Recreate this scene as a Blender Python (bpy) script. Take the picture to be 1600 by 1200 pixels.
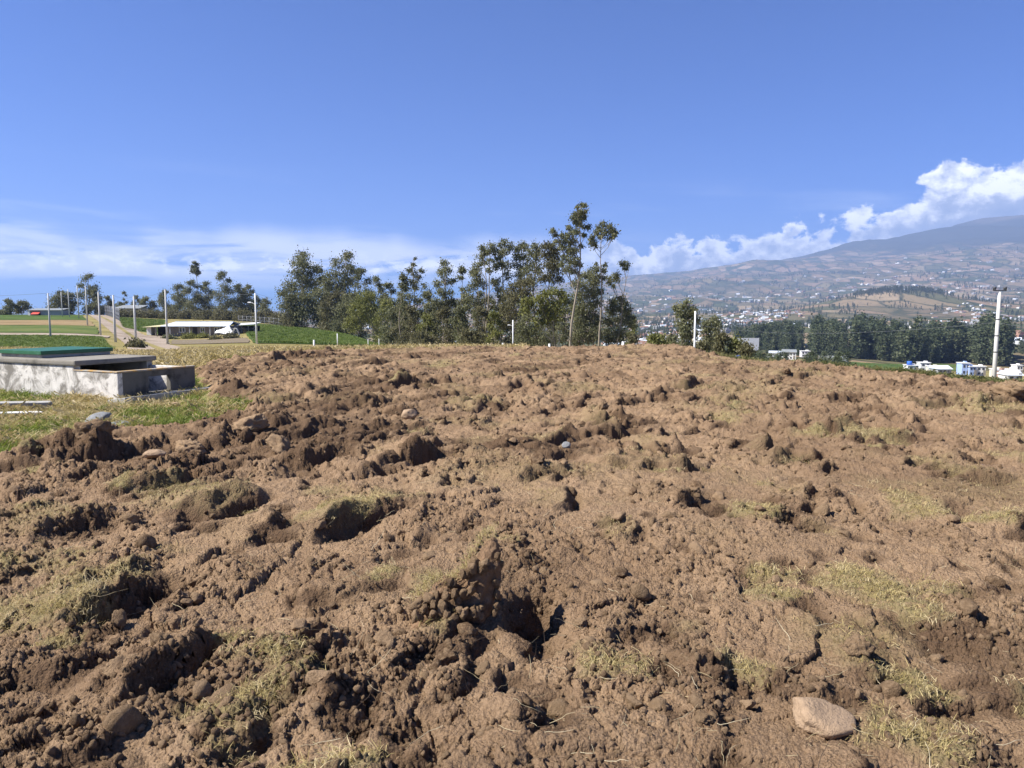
import bpy, bmesh, math, random
import numpy as np
from mathutils import Vector, Matrix

for o in list(bpy.data.objects):
    bpy.data.objects.remove(o, do_unlink=True)
SC = bpy.context.scene
C = SC.collection
R = math.radians
rng = np.random.default_rng(7)
random.seed(7)

# ------------------------------------------------------------------ camera
EYE = 1.6
FPX = 1150.0                       # focal length in pixels of the 1600 px wide frame
PITCH = math.atan((600 - 485) / FPX)
cam_d = bpy.data.cameras.new('camera')
cam_d.sensor_fit = 'HORIZONTAL'
cam_d.sensor_width = 36.0
cam_d.lens = 36.0 * FPX / 1600.0
cam_d.clip_start = 0.05
cam_d.clip_end = 60000
cam = bpy.data.objects.new('camera', cam_d)
C.objects.link(cam)
cam.location = (0, 0, EYE)
cam.rotation_euler = (math.pi / 2 - PITCH, 0, 0)
SC.camera = cam

# ------------------------------------------------------------------ light
SUN_EL = R(47)
SUN_DIR = Vector((-0.96, -0.22, 0)).normalized() * math.cos(SUN_EL) + Vector((0, 0, math.sin(SUN_EL)))
sd = bpy.data.lights.new('sun', 'SUN')
sd.energy = 5.0
sd.angle = R(0.53)
sd.color = (1.0, 0.955, 0.89)
so = bpy.data.objects.new('sun', sd)
C.objects.link(so)
so.rotation_euler = SUN_DIR.to_track_quat('Z', 'Y').to_euler()

SC.view_settings.view_transform = 'Standard'
SC.view_settings.look = 'None'
SC.view_settings.exposure = 1.2
SC.view_settings.gamma = 1.0
SC.cycles.volume_bounces = 0
SC.cycles.max_bounces = 6
SC.cycles.diffuse_bounces = 3
SC.cycles.transparent_max_bounces = 8


# ------------------------------------------------------------------ node helpers
class NT:
    """tiny expression helper around a node tree"""
    def __init__(s, nt):
        s.t = nt

    def new(s, typ, **kw):
        n = s.t.nodes.new(typ)
        for k, v in kw.items():
            setattr(n, k, v)
        return n

    def put(s, sock, v):
        if isinstance(v, bpy.types.NodeSocket):
            s.t.links.new(v, sock)
        elif v is not None:
            sock.default_value = v

    def m(s, op, a, b=None, c=None, clamp=False):
        n = s.new('ShaderNodeMath', operation=op, use_clamp=clamp)
        s.put(n.inputs[0], a)
        if b is not None: s.put(n.inputs[1], b)
        if c is not None: s.put(n.inputs[2], c)
        return n.outputs[0]

    def sstep(s, v, lo, hi):
        n = s.new('ShaderNodeMapRange', interpolation_type='SMOOTHSTEP')
        s.put(n.inputs['Value'], v)
        n.inputs['From Min'].default_value = lo
        n.inputs['From Max'].default_value = hi
        return n.outputs[0]

    def lin(s, v, a0, a1, b0, b1):
        n = s.new('ShaderNodeMapRange')
        s.put(n.inputs['Value'], v)
        for k, x in zip(('From Min', 'From Max', 'To Min', 'To Max'), (a0, a1, b0, b1)):
            n.inputs[k].default_value = x
        return n.outputs[0]

    def noise(s, vec, scale, detail=4, rough=0.55, out='Fac', dist=0.0):
        n = s.new('ShaderNodeTexNoise')
        s.put(n.inputs['Vector'], vec)
        n.inputs['Scale'].default_value = scale
        n.inputs['Detail'].default_value = detail
        n.inputs['Roughness'].default_value = rough
        n.inputs['Distortion'].default_value = dist
        return n.outputs[out]

    def voro(s, vec, scale, feature='F1', out='Distance', rnd=1.0):
        n = s.new('ShaderNodeTexVoronoi', feature=feature)
        s.put(n.inputs['Vector'], vec)
        n.inputs['Scale'].default_value = scale
        n.inputs['Randomness'].default_value = rnd
        return n.outputs[out]

    def comb(s, x, y, z):
        n = s.new('ShaderNodeCombineXYZ')
        for i, v in enumerate((x, y, z)): s.put(n.inputs[i], v)
        return n.outputs[0]

    def sep(s, v):
        n = s.new('ShaderNodeSeparateXYZ')
        s.put(n.inputs[0], v)
        return n.outputs

    def mix(s, f, a, b, mode='MIX'):
        n = s.new('ShaderNodeMix', data_type='RGBA', blend_type=mode)
        s.put(n.inputs[0], f)
        s.put(n.inputs[6], a if isinstance(a, bpy.types.NodeSocket) else (*a[:3], 1))
        s.put(n.inputs[7], b if isinstance(b, bpy.types.NodeSocket) else (*b[:3], 1))
        return n.outputs[2]

    def ramp(s, f, stops, interp='LINEAR'):
        n = s.new('ShaderNodeValToRGB')
        cr = n.color_ramp
        cr.interpolation = interp
        while len(cr.elements) < len(stops): cr.elements.new(0.5)
        for e, (p, c) in zip(cr.elements, stops):
            e.position = p
            e.color = (*c[:3], 1) if hasattr(c, '__len__') else (c, c, c, 1)
        s.put(n.inputs[0], f)
        return n.outputs[0]

    def attr(s, name, out='Fac'):
        n = s.new('ShaderNodeAttribute', attribute_name=name)
        return n.outputs[out]

    def scale_vec(s, v, sc):
        n = s.new('ShaderNodeVectorMath', operation='MULTIPLY')
        s.put(n.inputs[0], v)
        n.inputs[1].default_value = sc
        return n.outputs[0]


# ------------------------------------------------------------------ world: sky and distant cloud
def build_world():
    w = bpy.data.worlds.new('World')
    SC.world = w
    w.use_nodes = True
    t = w.node_tree
    t.nodes.clear()
    g = NT(t)
    out = g.new('ShaderNodeOutputWorld')
    bg = g.new('ShaderNodeBackground')
    bg.inputs['Strength'].default_value = 0.055
    sky = g.new('ShaderNodeTexSky', sky_type='NISHITA')
    sky.sun_disc = False
    sky.sun_elevation = SUN_EL
    sky.sun_rotation = math.atan2(SUN_DIR.x, SUN_DIR.y)
    sky.altitude = 3000
    sky.air_density = 1.0
    sky.dust_density = 0.8
    sky.ozone_density = 3.5
    d = g.new('ShaderNodeTexCoord').outputs['Generated']
    x, y, z = g.sep(d)
    az = g.m('ARCTAN2', x, y)
    el = g.m('ARCSINE', z)
    eld = g.m('MULTIPLY', el, 180 / math.pi)
    azd = g.m('MULTIPLY', az, 180 / math.pi)
    skyc = g.mix(1.0, sky.outputs[0], (0.27, 0.60, 1.22), 'MULTIPLY')
    # thin layered cloud low over the horizon
    p1 = g.comb(g.m('MULTIPLY', az, 5.0), g.m('MULTIPLY', el, 34.0), 0.0)
    n1 = g.noise(p1, 1.0, 6, 0.55, dist=0.5)
    top1 = g.m('ADD', 5.6, g.m('MULTIPLY', g.m('SUBTRACT', g.noise(g.comb(g.m('MULTIPLY', az, 6.0), 3.3, 0), 1.0, 3), 0.5), 5.0))
    e1 = g.m('SUBTRACT', top1, eld)
    m1 = g.m('MULTIPLY', g.sstep(e1, -0.6, 1.4), g.sstep(n1, 0.36, 0.54))
    m1 = g.m('MULTIPLY', m1, g.m('MULTIPLY', g.sstep(eld, 1.2, 3.2), g.sstep(azd, 14.0, -2.0)))
    # high faint streaks
    p3 = g.comb(g.m('MULTIPLY', az, 2.6), g.m('ADD', g.m('MULTIPLY', el, 22.0), g.m('MULTIPLY', az, 1.2)), 5.0)
    m3 = g.m('MULTIPLY', g.sstep(g.noise(p3, 1.0, 5, 0.55), 0.52, 0.75), g.m('MULTIPLY', g.sstep(eld, 11.0, 4.5), 0.40))
    # rows of small white heaps in the layer
    p4 = g.comb(g.m('MULTIPLY', az, 34.0), g.m('MULTIPLY', el, 60.0), 2.0)
    n4 = g.noise(p4, 1.0, 6, 0.6)
    b4 = g.m('MULTIPLY', g.sstep(eld, 2.2, 3.1), g.sstep(eld, 4.6, 3.4))
    m4 = g.m('MULTIPLY', g.sstep(n4, 0.47, 0.62), g.m('MULTIPLY', b4, g.sstep(azd, 8.0, 0.0)))
    # heaped bank over the mountain, climbing to the right
    topc = g.ramp(g.lin(azd, 0.0, 60.0, 0.0, 1.0),
                  [(0.0, 4.2 / 20), (0.16, 5.0 / 20), (0.27, 5.2 / 20), (0.38, 5.6 / 20), (0.45, 6.8 / 20), (0.50, 9.0 / 20), (0.60, 9.9 / 20), (0.75, 10.5 / 20), (1.0, 8.0 / 20)], 'B_SPLINE')
    topd = g.m('MULTIPLY', topc, 20.0)
    p2 = g.comb(g.m('MULTIPLY', az, 30.0), g.m('MULTIPLY', el, 36.0), 0.0)
    n2 = g.noise(p2, 0.55, 8, 0.60, dist=0.25)
    top2 = g.m('ADD', topd, g.m('MULTIPLY', g.m('SUBTRACT', n2, 0.48), 7.5))
    e2 = g.m('SUBTRACT', top2, eld)
    m2 = g.m('MULTIPLY', g.sstep(e2, 0.0, 0.55), g.sstep(azd, 1.0, 9.0))
    n2b = g.noise(g.comb(g.m('MULTIPLY', az, 30.0), g.m('MULTIPLY', el, 40.0), 9.0), 1.0, 7, 0.62)
    shade = g.m('ADD', g.m('MULTIPLY', e2, 0.20), g.m('MULTIPLY', g.m('SUBTRACT', n2b, 0.5), 2.6), clamp=True)
    c2 = g.ramp(shade, [(0.0, (15, 14.9, 14.7)), (0.25, (9.5, 9.8, 10.6)), (0.5, (5.2, 5.8, 7.4)), (1.0, (3.6, 4.4, 6.2))])
    c2 = g.mix(1.0, c2, (1, 1, 1), 'MULTIPLY')
    col = g.mix(m3, skyc, (12, 12.4, 13))
    col = g.mix(g.m('MULTIPLY', m1, 0.80), col, (14.5, 14.2, 13.8))
    col = g.mix(g.m('MULTIPLY', m4, 0.70), col, (19, 18.6, 18))
    col = g.mix(m2, col, c2)
    g.put(bg.inputs['Color'], col)
    t.links.new(bg.outputs[0], out.inputs[0])


build_world()


# ------------------------------------------------------------------ geometry helpers
def tag(o, label=None, cat=None, group=None, kind=None):
    if label: o['label'] = label
    if cat: o['category'] = cat
    if group: o['group'] = group
    if kind: o['kind'] = kind
    return o


def link(name, me, parent=None):
    o = bpy.data.objects.new(name, me)
    C.objects.link(o)
    if parent is not None: o.parent = parent
    return o


def empty(name, loc=(0, 0, 0), rz=0.0):
    o = bpy.data.objects.new(name, None)
    C.objects.link(o)
    o.location = loc
    o.rotation_euler = (0, 0, rz)
    o.empty_display_size = 0.1
    return o


def np_mesh(name, co, faces, mat, smooth=True, attrs=None):
    """co (n,3), faces (m,k) with one k"""
    me = bpy.data.meshes.new(name)
    co = np.asarray(co, np.float32)
    faces = np.asarray(faces, np.int32)
    k = faces.shape[1]
    me.vertices.add(len(co))
    me.vertices.foreach_set('co', co.ravel())
    me.loops.add(faces.size)
    me.loops.foreach_set('vertex_index', faces.ravel())
    me.polygons.add(len(faces))
    me.polygons.foreach_set('loop_start', np.arange(0, faces.size, k, dtype=np.int32))
    if smooth:
        me.polygons.foreach_set('use_smooth', np.ones(len(faces), bool))
    for an, av in (attrs or {}).items():
        a = me.attributes.new(an, 'FLOAT', 'POINT')
        a.data.foreach_set('value', np.asarray(av, np.float32))
    me.update(calc_edges=True)
    me.validate()
    if mat: me.materials.append(mat)
    return me


class MB:
    """collects boxes, prisms, tubes into ONE mesh"""
    def __init__(s):
        s.v = []; s.f = []

    def box(s, c, d, rz=0.0, taper=1.0):
        cx, cy, cz = c; dx, dy, dz = d[0] / 2, d[1] / 2, d[2] / 2
        b = len(s.v)
        ca, sa = math.cos(rz), math.sin(rz)
        for zz in (-1, 1):
            k = 1.0 if zz < 0 else taper
            for xx, yy in ((-1, -1), (1, -1), (1, 1), (-1, 1)):
                px, py = xx * dx * k, yy * dy * k
                s.v.append((cx + px * ca - py * sa, cy + px * sa + py * ca, cz + zz * dz))
        s.f += [[b + i for i in q] for q in ((0, 3, 2, 1), (4, 5, 6, 7), (0, 1, 5, 4), (1, 2, 6, 5), (2, 3, 7, 6), (3, 0, 4, 7))]
        return s

    def hexa(s, p):
        """8 points: bottom ring 0-3, top ring 4-7"""
        b = len(s.v)
        s.v += [tuple(q) for q in p]
        s.f += [[b + i for i in q] for q in ((0, 3, 2, 1), (4, 5, 6, 7), (0, 1, 5, 4), (1, 2, 6, 5), (2, 3, 7, 6), (3, 0, 4, 7))]
        return s

    def tube(s, pts, rad, n=6, cap=True):
        pts = [Vector(p) for p in pts]
        b = len(s.v)
        for i, p in enumerate(pts):
            if i == 0: t = pts[1] - pts[0]
            elif i == len(pts) - 1: t = pts[-1] - pts[-2]
            else: t = pts[i + 1] - pts[i - 1]
            t.normalize()
            ref = Vector((1, 0, 0)) if abs(t.x) < 0.8 else Vector((0, 1, 0))
            u = t.cross(ref).normalized(); w = t.cross(u)
            r = rad[i] if hasattr(rad, '__len__') else rad
            for k in range(n):
                a = 2 * math.pi * k / n
                s.v.append(tuple(p + u * (r * math.cos(a)) + w * (r * math.sin(a))))
        for i in range(len(pts) - 1):
            for k in range(n):
                a = b + i * n + k; c = b + i * n + (k + 1) % n
                s.f.append([a, c, c + n, a + n])
        if cap:
            s.f.append([b + k for k in range(n)][::-1])
            s.f.append([b + (len(pts) - 1) * n + k for k in range(n)])
        return s

    def build(s, name, mat, parent=None, smooth=False, bevel=0.0):
        me = bpy.data.meshes.new(name)
        me.from_pydata(s.v, [], s.f)
        bm = bmesh.new(); bm.from_mesh(me)
        bmesh.ops.recalc_face_normals(bm, faces=bm.faces)
        if bevel:
            bmesh.ops.bevel(bm, geom=list(bm.edges), offset=bevel, segments=2, affect='EDGES', profile=0.6)
        bm.to_mesh(me); bm.free()
        if smooth:
            for p in me.polygons: p.use_smooth = len(p.vertices) <= 4
        me.materials.append(mat)
        return link(name, me, parent)


# ------------------------------------------------------------------ numpy noise
def h2(ix, iy, seed):
    with np.errstate(over='ignore'):
        h = (ix.astype(np.int64) * 374761393 + iy.astype(np.int64) * 668265263 + seed * 1274126177) & 0xFFFFFFFF
        h = ((h ^ (h >> 13)) * 1274126177) & 0xFFFFFFFF
        h = ((h ^ (h >> 16)) * 2246822519) & 0xFFFFFFFF
        h = h ^ (h >> 15)
    return (h & 0xFFFFFF).astype(np.float32) / np.float32(0x1000000)


def vn2(x, y, seed):
    ix = np.floor(x); iy = np.floor(y)
    fx = (x - ix).astype(np.float32); fy = (y - iy).astype(np.float32)
    fx = fx * fx * (3 - 2 * fx); fy = fy * fy * (3 - 2 * fy)
    a = h2(ix, iy, seed); b = h2(ix + 1, iy, seed); c = h2(ix, iy + 1, seed); d = h2(ix + 1, iy + 1, seed)
    return (a + (b - a) * fx) * (1 - fy) + (c + (d - c) * fx) * fy


def fbm2(x, y, seed, octv=4, gain=0.5):
    s = 0; a = 1.0; n = 0
    for i in range(octv):
        s = s + a * vn2(x * 2.03 ** i + 17.3 * i, y * 2.03 ** i - 9.1 * i, seed + i)
        n += a; a *= gain
    return s / n


def h3(ix, iy, iz, seed):
    return h2(ix + iz * 57.0, iy + iz * 131.0, seed)


def vn3(p, seed):
    i = np.floor(p); f = p - i; f = f * f * (3 - 2 * f)
    r = 0
    for dx in (0, 1):
        for dy in (0, 1):
            for dz in (0, 1):
                w = (f[:, 0] if dx else 1 - f[:, 0]) * (f[:, 1] if dy else 1 - f[:, 1]) * (f[:, 2] if dz else 1 - f[:, 2])
                r = r + w * h3(i[:, 0] + dx, i[:, 1] + dy, i[:, 2] + dz, seed)
    return r


def domes(x, y, scale, seed, prob=0.8, tilt=0.5, rmin=0.45, rmax=0.95):
    """union of tilted irregular domes on a jittered grid: earth clods"""
    gx = x / scale; gy = y / scale
    ix = np.floor(gx); iy = np.floor(gy)
    best = np.zeros(x.shape, np.float32)
    for ox in (-1, 0, 1):
        for oy in (-1, 0, 1):
            cx = ix + ox; cy = iy + oy
            r1 = h2(cx, cy, seed); r2 = h2(cx, cy, seed + 1); r3 = h2(cx, cy, seed + 2); r4 = h2(cx, cy, seed + 3); r5 = h2(cx, cy, seed + 4)
            dx = (gx - cx - r1).astype(np.float32); dy = (gy - cy - r2).astype(np.float32)
            rad = rmin + (rmax - rmin) * r3 * r3
            ang = r4 * 6.283
            ca = np.cos(ang); sa = np.sin(ang)
            u = dx * ca + dy * sa; w = -dx * sa + dy * ca
            q = ((np.abs(u) / (rad * (0.75 + 0.5 * r5))) ** 2.4 + (np.abs(w) / (rad * (1.2 - 0.5 * r5))) ** 2.4)
            hgt = np.clip(1 - q ** .7, 0, 1) ** 0.55 * rad * (0.45 + 0.55 * r4)
            # tilt towards the east, as the plough threw the sods
            hgt = hgt * np.clip(1 + tilt * (u * (r5 - 0.2) + dx * 0.5) / rad, 0.1, 2.0)
            hgt = np.where(r5 * 0.999 < prob, hgt, 0)
            best = np.maximum(best, hgt)
    return best


def plates(x, y, scale, seed, tilt=1.0):
    """broken crust: every Voronoi cell a plate with its own height and tilt, sharp steps between"""
    gx = x / scale; gy = y / scale
    ix = np.floor(gx); iy = np.floor(gy)
    bd = np.full(x.shape, 9.0, np.float32); bd2 = bd.copy(); bh = np.zeros(x.shape, np.float32)
    for ox in (-1, 0, 1):
        for oy in (-1, 0, 1):
            cx = ix + ox; cy = iy + oy
            dx = (gx - cx - h2(cx, cy, seed)).astype(np.float32); dy = (gy - cy - h2(cx, cy, seed + 1)).astype(np.float32)
            d = dx * dx + dy * dy
            hh = h2(cx, cy, seed + 2) + tilt * (dx * (h2(cx, cy, seed + 3) - .35) + dy * (h2(cx, cy, seed + 4) - .5)) * 1.6
            nb = d < bd
            bd2 = np.where(nb, bd, np.minimum(bd2, d)); bd = np.where(nb, d, bd); bh = np.where(nb, hh, bh)
    crack = np.clip(1 - (np.sqrt(bd2) - np.sqrt(bd)) / .12, 0, 1)
    return bh - .55 * crack


# ------------------------------------------------------------------ pixel <-> ground
CP, SP = math.cos(PITCH), math.sin(PITCH)


def ray(px, py):
    u = (px - 800) / FPX; v = -(py - 600) / FPX
    return np.array([u, CP + v * SP, -SP + v * CP])


def on_plane(px, py, z=0.0):
    d = ray(px, py)
    t = (z - EYE) / d[2]
    return d[0] * t, d[1] * t


def at(px, py, D):
    """world point seen at a pixel at ground distance D ahead"""
    d = ray(px, py)
    t = D / d[1]
    return Vector((d[0] * t, D, EYE + d[2] * t))


def xa(px):
    return (px - 800) / FPX * CP


# ------------------------------------------------------------------ terrain
def zz(py, D):
    d = ray(800, py)
    return EYE + D * d[2] / d[1]


def Y(D, py): return (D, zz(py, D))


TAB = {
 -1900: [(24, 0), (45, -.6), (110, -.5), (250, 1.0), (400, 1), (1000, -12), (4000, -25), (9000, -40), (13000, -60)],
 -700: [(24, 0), (45, -.8), (110, -1), (250, .5), (400, 0), (1000, -15), (4000, -30), (9000, -40), (13000, -60)],
 0: [(24, -.1), (32, -.4), Y(45, 549), Y(70, 536), Y(110, 518), Y(160, 503), Y(250, 491), (400, -3), (1000, -30), (4000, -40), (9000, -40), (13000, -60)],
 150: [(24, -.1), (32, -.4), Y(45, 550), Y(70, 540), Y(110, 521), Y(160, 504), Y(250, 490.5), (400, -3), (1000, -30), (4000, -40), (9000, -40), (13000, -60)],
 250: [(24, -.1), (32, -.35), Y(45, 552), Y(70, 547), Y(110, 537), Y(133, 529), Y(160, 518), Y(230, 500), Y(300, 493), (400, -4), (1000, -35), (4000, -40), (9000, -40), (13000, -60)],
 400: [(28, 0), Y(45, 548), Y(70, 543), Y(110, 531), Y(160, 512), Y(190, 506), Y(260, 495), (400, -8), (1000, -40), (4000, -40), (9000, -30), (13000, -40)],
 550: [(30, 0), (45, -.9), Y(70, 546), Y(110, 537), Y(150, 522), Y(180, 516), (250, -8), (400, -20), (1000, -42), (4000, -40), (9000, -20), (13000, 0)],
 630: [(31, 0), (45, -1), (70, -2.6), Y(110, 542), (160, -8), (250, -16), (400, -28), (1000, -45), (4000, -30), (9000, 0), Y(13000, 478)],
 800: [(32, 0), (45, -1.2), (70, -4), (110, -8.5), (160, -13), (250, -20), (400, -29), (600, -36), (1000, -42), (2000, -42), (4000, -10), Y(7000, 466), Y(12000, 455)],
 980: [(31, 0), (45, -1.6), (70, -5), (110, -9.5), (160, -13.5), (250, -19.5), (400, -27), (700, -33), (1200, -37), Y(2200, 500), Y(3000, 490), Y(4200, 470), Y(5500, 452), Y(7500, 436), Y(12000, 432)],
 1100: [(27, 0), (32, -.5), (45, -2.2), (70, -5.4), (110, -9.5), (160, -13), (250, -18), Y(400, 560), Y(700, 535), Y(1200, 515), Y(2200, 497), Y(3000, 487), Y(4200, 466), Y(5500, 446), Y(7800, 419), (12000, 500)],
 1300: [(20.5, 0), (24, -.35), (32, -1.5), (45, -3.3), (70, -6), (110, -9.3), (160, -12.5), Y(250, 571), Y(300, 567), Y(400, 561), Y(500, 556), Y(700, 535), Y(1000, 514), Y(1500, 503), Y(2500, 486), Y(3500, 470), Y(5000, 440), Y(7000, 410), Y(8200, 386), (12000, 680)],
 1450: [(18, 0), (24, -.9), (32, -2.1), (45, -4), (70, -6.8), (110, -10), (160, -13.5), Y(250, 586), Y(350, 578), Y(430, 569), Y(600, 545), Y(1000, 512), Y(1500, 501), Y(2500, 486), Y(3000, 472), Y(4500, 440), Y(6500, 400), Y(8500, 351), (12000, 850)],
 1600: [(15.5, 0), (20, -.6), (24, -1.2), (32, -2.5), (45, -4.5), (70, -7.3), (110, -11), (160, -15), (250, -21.5), Y(330, 587), Y(420, 573), Y(600, 546), Y(1000, 515), Y(1500, 500), Y(2500, 481), Y(4000, 442), Y(5500, 402), Y(7000, 366), Y(8800, 331), (12000, 1000)],
 2000: [(12, 0), (24, -1.8), (45, -5), (110, -12), (250, -22), (420, -32), (1000, -30), (2500, 40), (4000, 260), (7000, 850), (9200, 1180), (12000, 1000)],
 3400: [(12, 0), (24, -1.8), (45, -5), (110, -12), (250, -22), (420, -32), (1000, -20), (2500, 60), (4000, 260), (7000, 700), (9200, 1000), (12000, 900)],
}
LD0, LD1, NLD, NA = math.log(6), math.log(16000), 420, 420
A0, A1 = -2.35, 2.26
_ld = np.linspace(LD0, LD1, NLD)
_ac = np.array([xa(p) for p in TAB])
_cols = np.array([np.interp(_ld, [math.log(8)] + [math.log(d) for d, _ in pr], [0.0] + [z for _, z in pr]) for pr in TAB.values()])
_ag = np.linspace(A0, A1, NA)
_tab = np.array([np.interp(_ag, _ac, _cols[:, j]) for j in range(NLD)])      # [ld, a]


def _blur(t, axis, n):
    k = np.hanning(2 * n + 3)[1:-1]; k /= k.sum()
    pad = [(0, 0), (0, 0)]; pad[axis] = (n, n)
    tp = np.pad(t, pad, 'edge')
    out = np.zeros_like(t)
    for i, w in enumerate(k):
        sl = [slice(None)] * 2; sl[axis] = slice(i, i + t.shape[axis])
        out += w * tp[tuple(sl)]
    return out


_tab = _blur(_blur(_tab, 1, 7), 0, 5)
HILL = (0.5285 * 2300, 2300.0)


def H(x, y):
    x = np.asarray(x, float); y = np.asarray(y, float)
    yc = np.maximum(y, 6.0)
    a = np.clip(x / yc, A0, A1 - 1e-6); l = np.clip(np.log(yc), LD0, LD1 - 1e-6)
    u = (a - A0) / (A1 - A0) * (NA - 1); v = (l - LD0) / (LD1 - LD0) * (NLD - 1)
    i = np.clip(u.astype(int), 0, NA - 2); j = np.clip(v.astype(int), 0, NLD - 2)
    fu = u - i; fv = v - j
    z = (_tab[j, i] * (1 - fu) + _tab[j, i + 1] * fu) * (1 - fv) + (_tab[j + 1, i] * (1 - fu) + _tab[j + 1, i + 1] * fu) * fv
    # wooded knoll in the valley
    z = z + 72 * np.exp(-((x - HILL[0]) / 230) ** 2 - ((y - HILL[1]) / 330) ** 2) + 24 * np.exp(-((x - HILL[0] + 260) / 260) ** 2 - ((y - HILL[1] + 60) / 300) ** 2)
    far = np.clip((yc - 900) / 5000, 0, 1)
    n = fbm2(x / 620.0, y / 900.0, 40, 5) - 0.5
    ridg = np.abs(fbm2(x / 900.0 + y / 2600.0, y / 2400.0, 60, 4) - 0.5)
    z = z + far * (n * 120 - ridg * 260 + 24)
    return z


def Hs(x, y):
    return float(H(np.array([x]), np.array([y]))[0])


def ground(px, D):
    x = xa(px) * D
    return Vector((x, D, Hs(x, D)))


# ------------------------------------------------------------------ materials
def mat_new(name):
    m = bpy.data.materials.new(name)
    m.use_nodes = True
    t = m.node_tree
    b = t.nodes['Principled BSDF']
    b.inputs['Roughness'].default_value = 0.9
    b.inputs['Specular IOR Level'].default_value = 0.15
    return m, NT(t), b


def simple(name, col, rough=0.85, var=0.18, scale=3.0, bump=0.0, bscale=30.0, spec=0.2, metal=0.0, dirt=None):
    m, g, b = mat_new(name)
    co = g.new('ShaderNodeTexCoord').outputs['Object']
    n = g.noise(co, scale, 5, 0.6)
    c = g.mix(n, [k * (1 - var) for k in col], [min(1, k * (1 + var)) for k in col])
    if dirt:
        c = g.mix(g.sstep(g.noise(co, scale * 0.6, 6, 0.65), 0.5, 0.72), c, dirt)
    g.put(b.inputs['Base Color'], c)
    b.inputs['Roughness'].default_value = rough
    b.inputs['Specular IOR Level'].default_value = spec
    b.inputs['Metallic'].default_value = metal
    if bump:
        bn = g.new('ShaderNodeBump')
        bn.inputs['Strength'].default_value = bump
        bn.inputs['Distance'].default_value = 0.02
        g.put(bn.inputs['Height'], g.noise(co, bscale, 5, 0.65))
        g.put(b.inputs['Normal'], bn.outputs[0])
    return m


def mat_soil():
    m, g, b = mat_new('ploughed_soil')
    co = g.new('ShaderNodeTexCoord').outputs['Object']
    n1 = g.noise(co, 1.1, 5, 0.6)
    n2 = g.noise(co, 9.0, 5, 0.65)
    n3 = g.noise(co, 55.0, 4, 0.7)
    c = g.ramp(n1, [(0.30, (0.160, 0.101, 0.058)), (0.5, (0.268, 0.176, 0.103)), (0.72, (0.325, 0.222, 0.134))])
    c = g.mix(g.m('MULTIPLY', g.sstep(n2, 0.35, 0.7), 0.55), c, (0.375, 0.260, 0.160))
    c = g.mix(g.m('MULTIPLY', g.sstep(n3, 0.60, 0.36), 0.40), c, (0.105, 0.065, 0.038))
    # moist upturned soil, clod shade painted in at left, old turf on top
    c = g.mix(g.m('MULTIPLY', g.sstep(g.noise(co, 150.0, 3, 0.7), 0.42, 0.70), 0.35), c, (0.45, 0.322, 0.205))
    c = g.mix(g.m('MULTIPLY', g.attr('damp_shade'), 0.85), c, g.mix(n2, (0.062, 0.039, 0.025), (0.125, 0.078, 0.046)))
    c = g.mix(g.m('MULTIPLY', g.sstep(g.noise(co, 0.35, 4, 0.6), 0.42, 0.66), 0.45), c, (0.150, 0.094, 0.055))
    turf = g.mix(g.noise(co, 40.0, 4, 0.7), (0.15, 0.125, 0.055), (0.33, 0.27, 0.135))
    tf = g.m('MULTIPLY', g.attr('turf'), g.sstep(g.noise(co, 22.0, 4, 0.7), 0.28, 0.58))
    c = g.mix(tf, c, turf)
    g.put(b.inputs['Base Color'], c)
    b.inputs['Roughness'].default_value = 1.0
    b.inputs['Specular IOR Level'].default_value = 0.05
    v = g.voro(co, 75.0)
    hgt = g.m('ADD', g.m('MULTIPLY', g.noise(co, 45.0, 6, 0.75), 1.0), g.m('ADD', g.m('MULTIPLY', n3, 0.45), g.m('MULTIPLY', v, -0.55)))
    bn = g.new('ShaderNodeBump')
    bn.inputs['Strength'].default_value = 0.9
    bn.inputs['Distance'].default_value = 0.022
    g.put(bn.inputs['Height'], hgt)
    g.put(b.inputs['Normal'], bn.outputs[0])
    return m


def mat_clod():
    m, g, b = mat_new('clod_soil')
    co = g.new('ShaderNodeTexCoord').outputs['Object']
    rnd = g.new('ShaderNodeObjectInfo').outputs['Random']
    n2 = g.noise(co, 3.0, 5, 0.65)
    c = g.ramp(rnd, [(0.0, (0.120, 0.075, 0.044)), (0.5, (0.21, 0.142, 0.083)), (1.0, (0.325, 0.222, 0.134))])
    c = g.mix(g.sstep(n2, 0.4, 0.7), c, (0.265, 0.183, 0.109))
    g.put(b.inputs['Base Color'], c)
    b.inputs['Roughness'].default_value = 1.0
    b.inputs['Specular IOR Level'].default_value = 0.05
    bn = g.new('ShaderNodeBump')
    bn.inputs['Strength'].default_value = 0.7
    bn.inputs['Distance'].default_value = 0.05
    g.put(bn.inputs['Height'], g.noise(co, 7.0, 6, 0.7))
    g.put(b.inputs['Normal'], bn.outputs[0])
    return m


def mat_leaf(name, c0, c1, c2, transl=0.4, attr='tint', inst=False):
    m, g, b = mat_new(name)
    t = m.node_tree
    f = g.new('ShaderNodeObjectInfo').outputs['Random'] if inst else g.attr(attr)
    c = g.ramp(f, [(0.0, c0), (0.55, c1), (1.0, c2)])
    g.put(b.inputs['Base Color'], c)
    b.inputs['Roughness'].default_value = 0.6
    b.inputs['Specular IOR Level'].default_value = 0.25
    tr = g.new('ShaderNodeBsdfTranslucent')
    g.put(tr.inputs['Color'], c)
    mx = g.new('ShaderNodeMixShader')
    mx.inputs[0].default_value = transl
    t.links.new(b.outputs[0], mx.inputs[1]); t.links.new(tr.outputs[0], mx.inputs[2])
    t.links.new(mx.outputs[0], t.nodes['Material Output'].inputs['Surface'])
    return m


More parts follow.
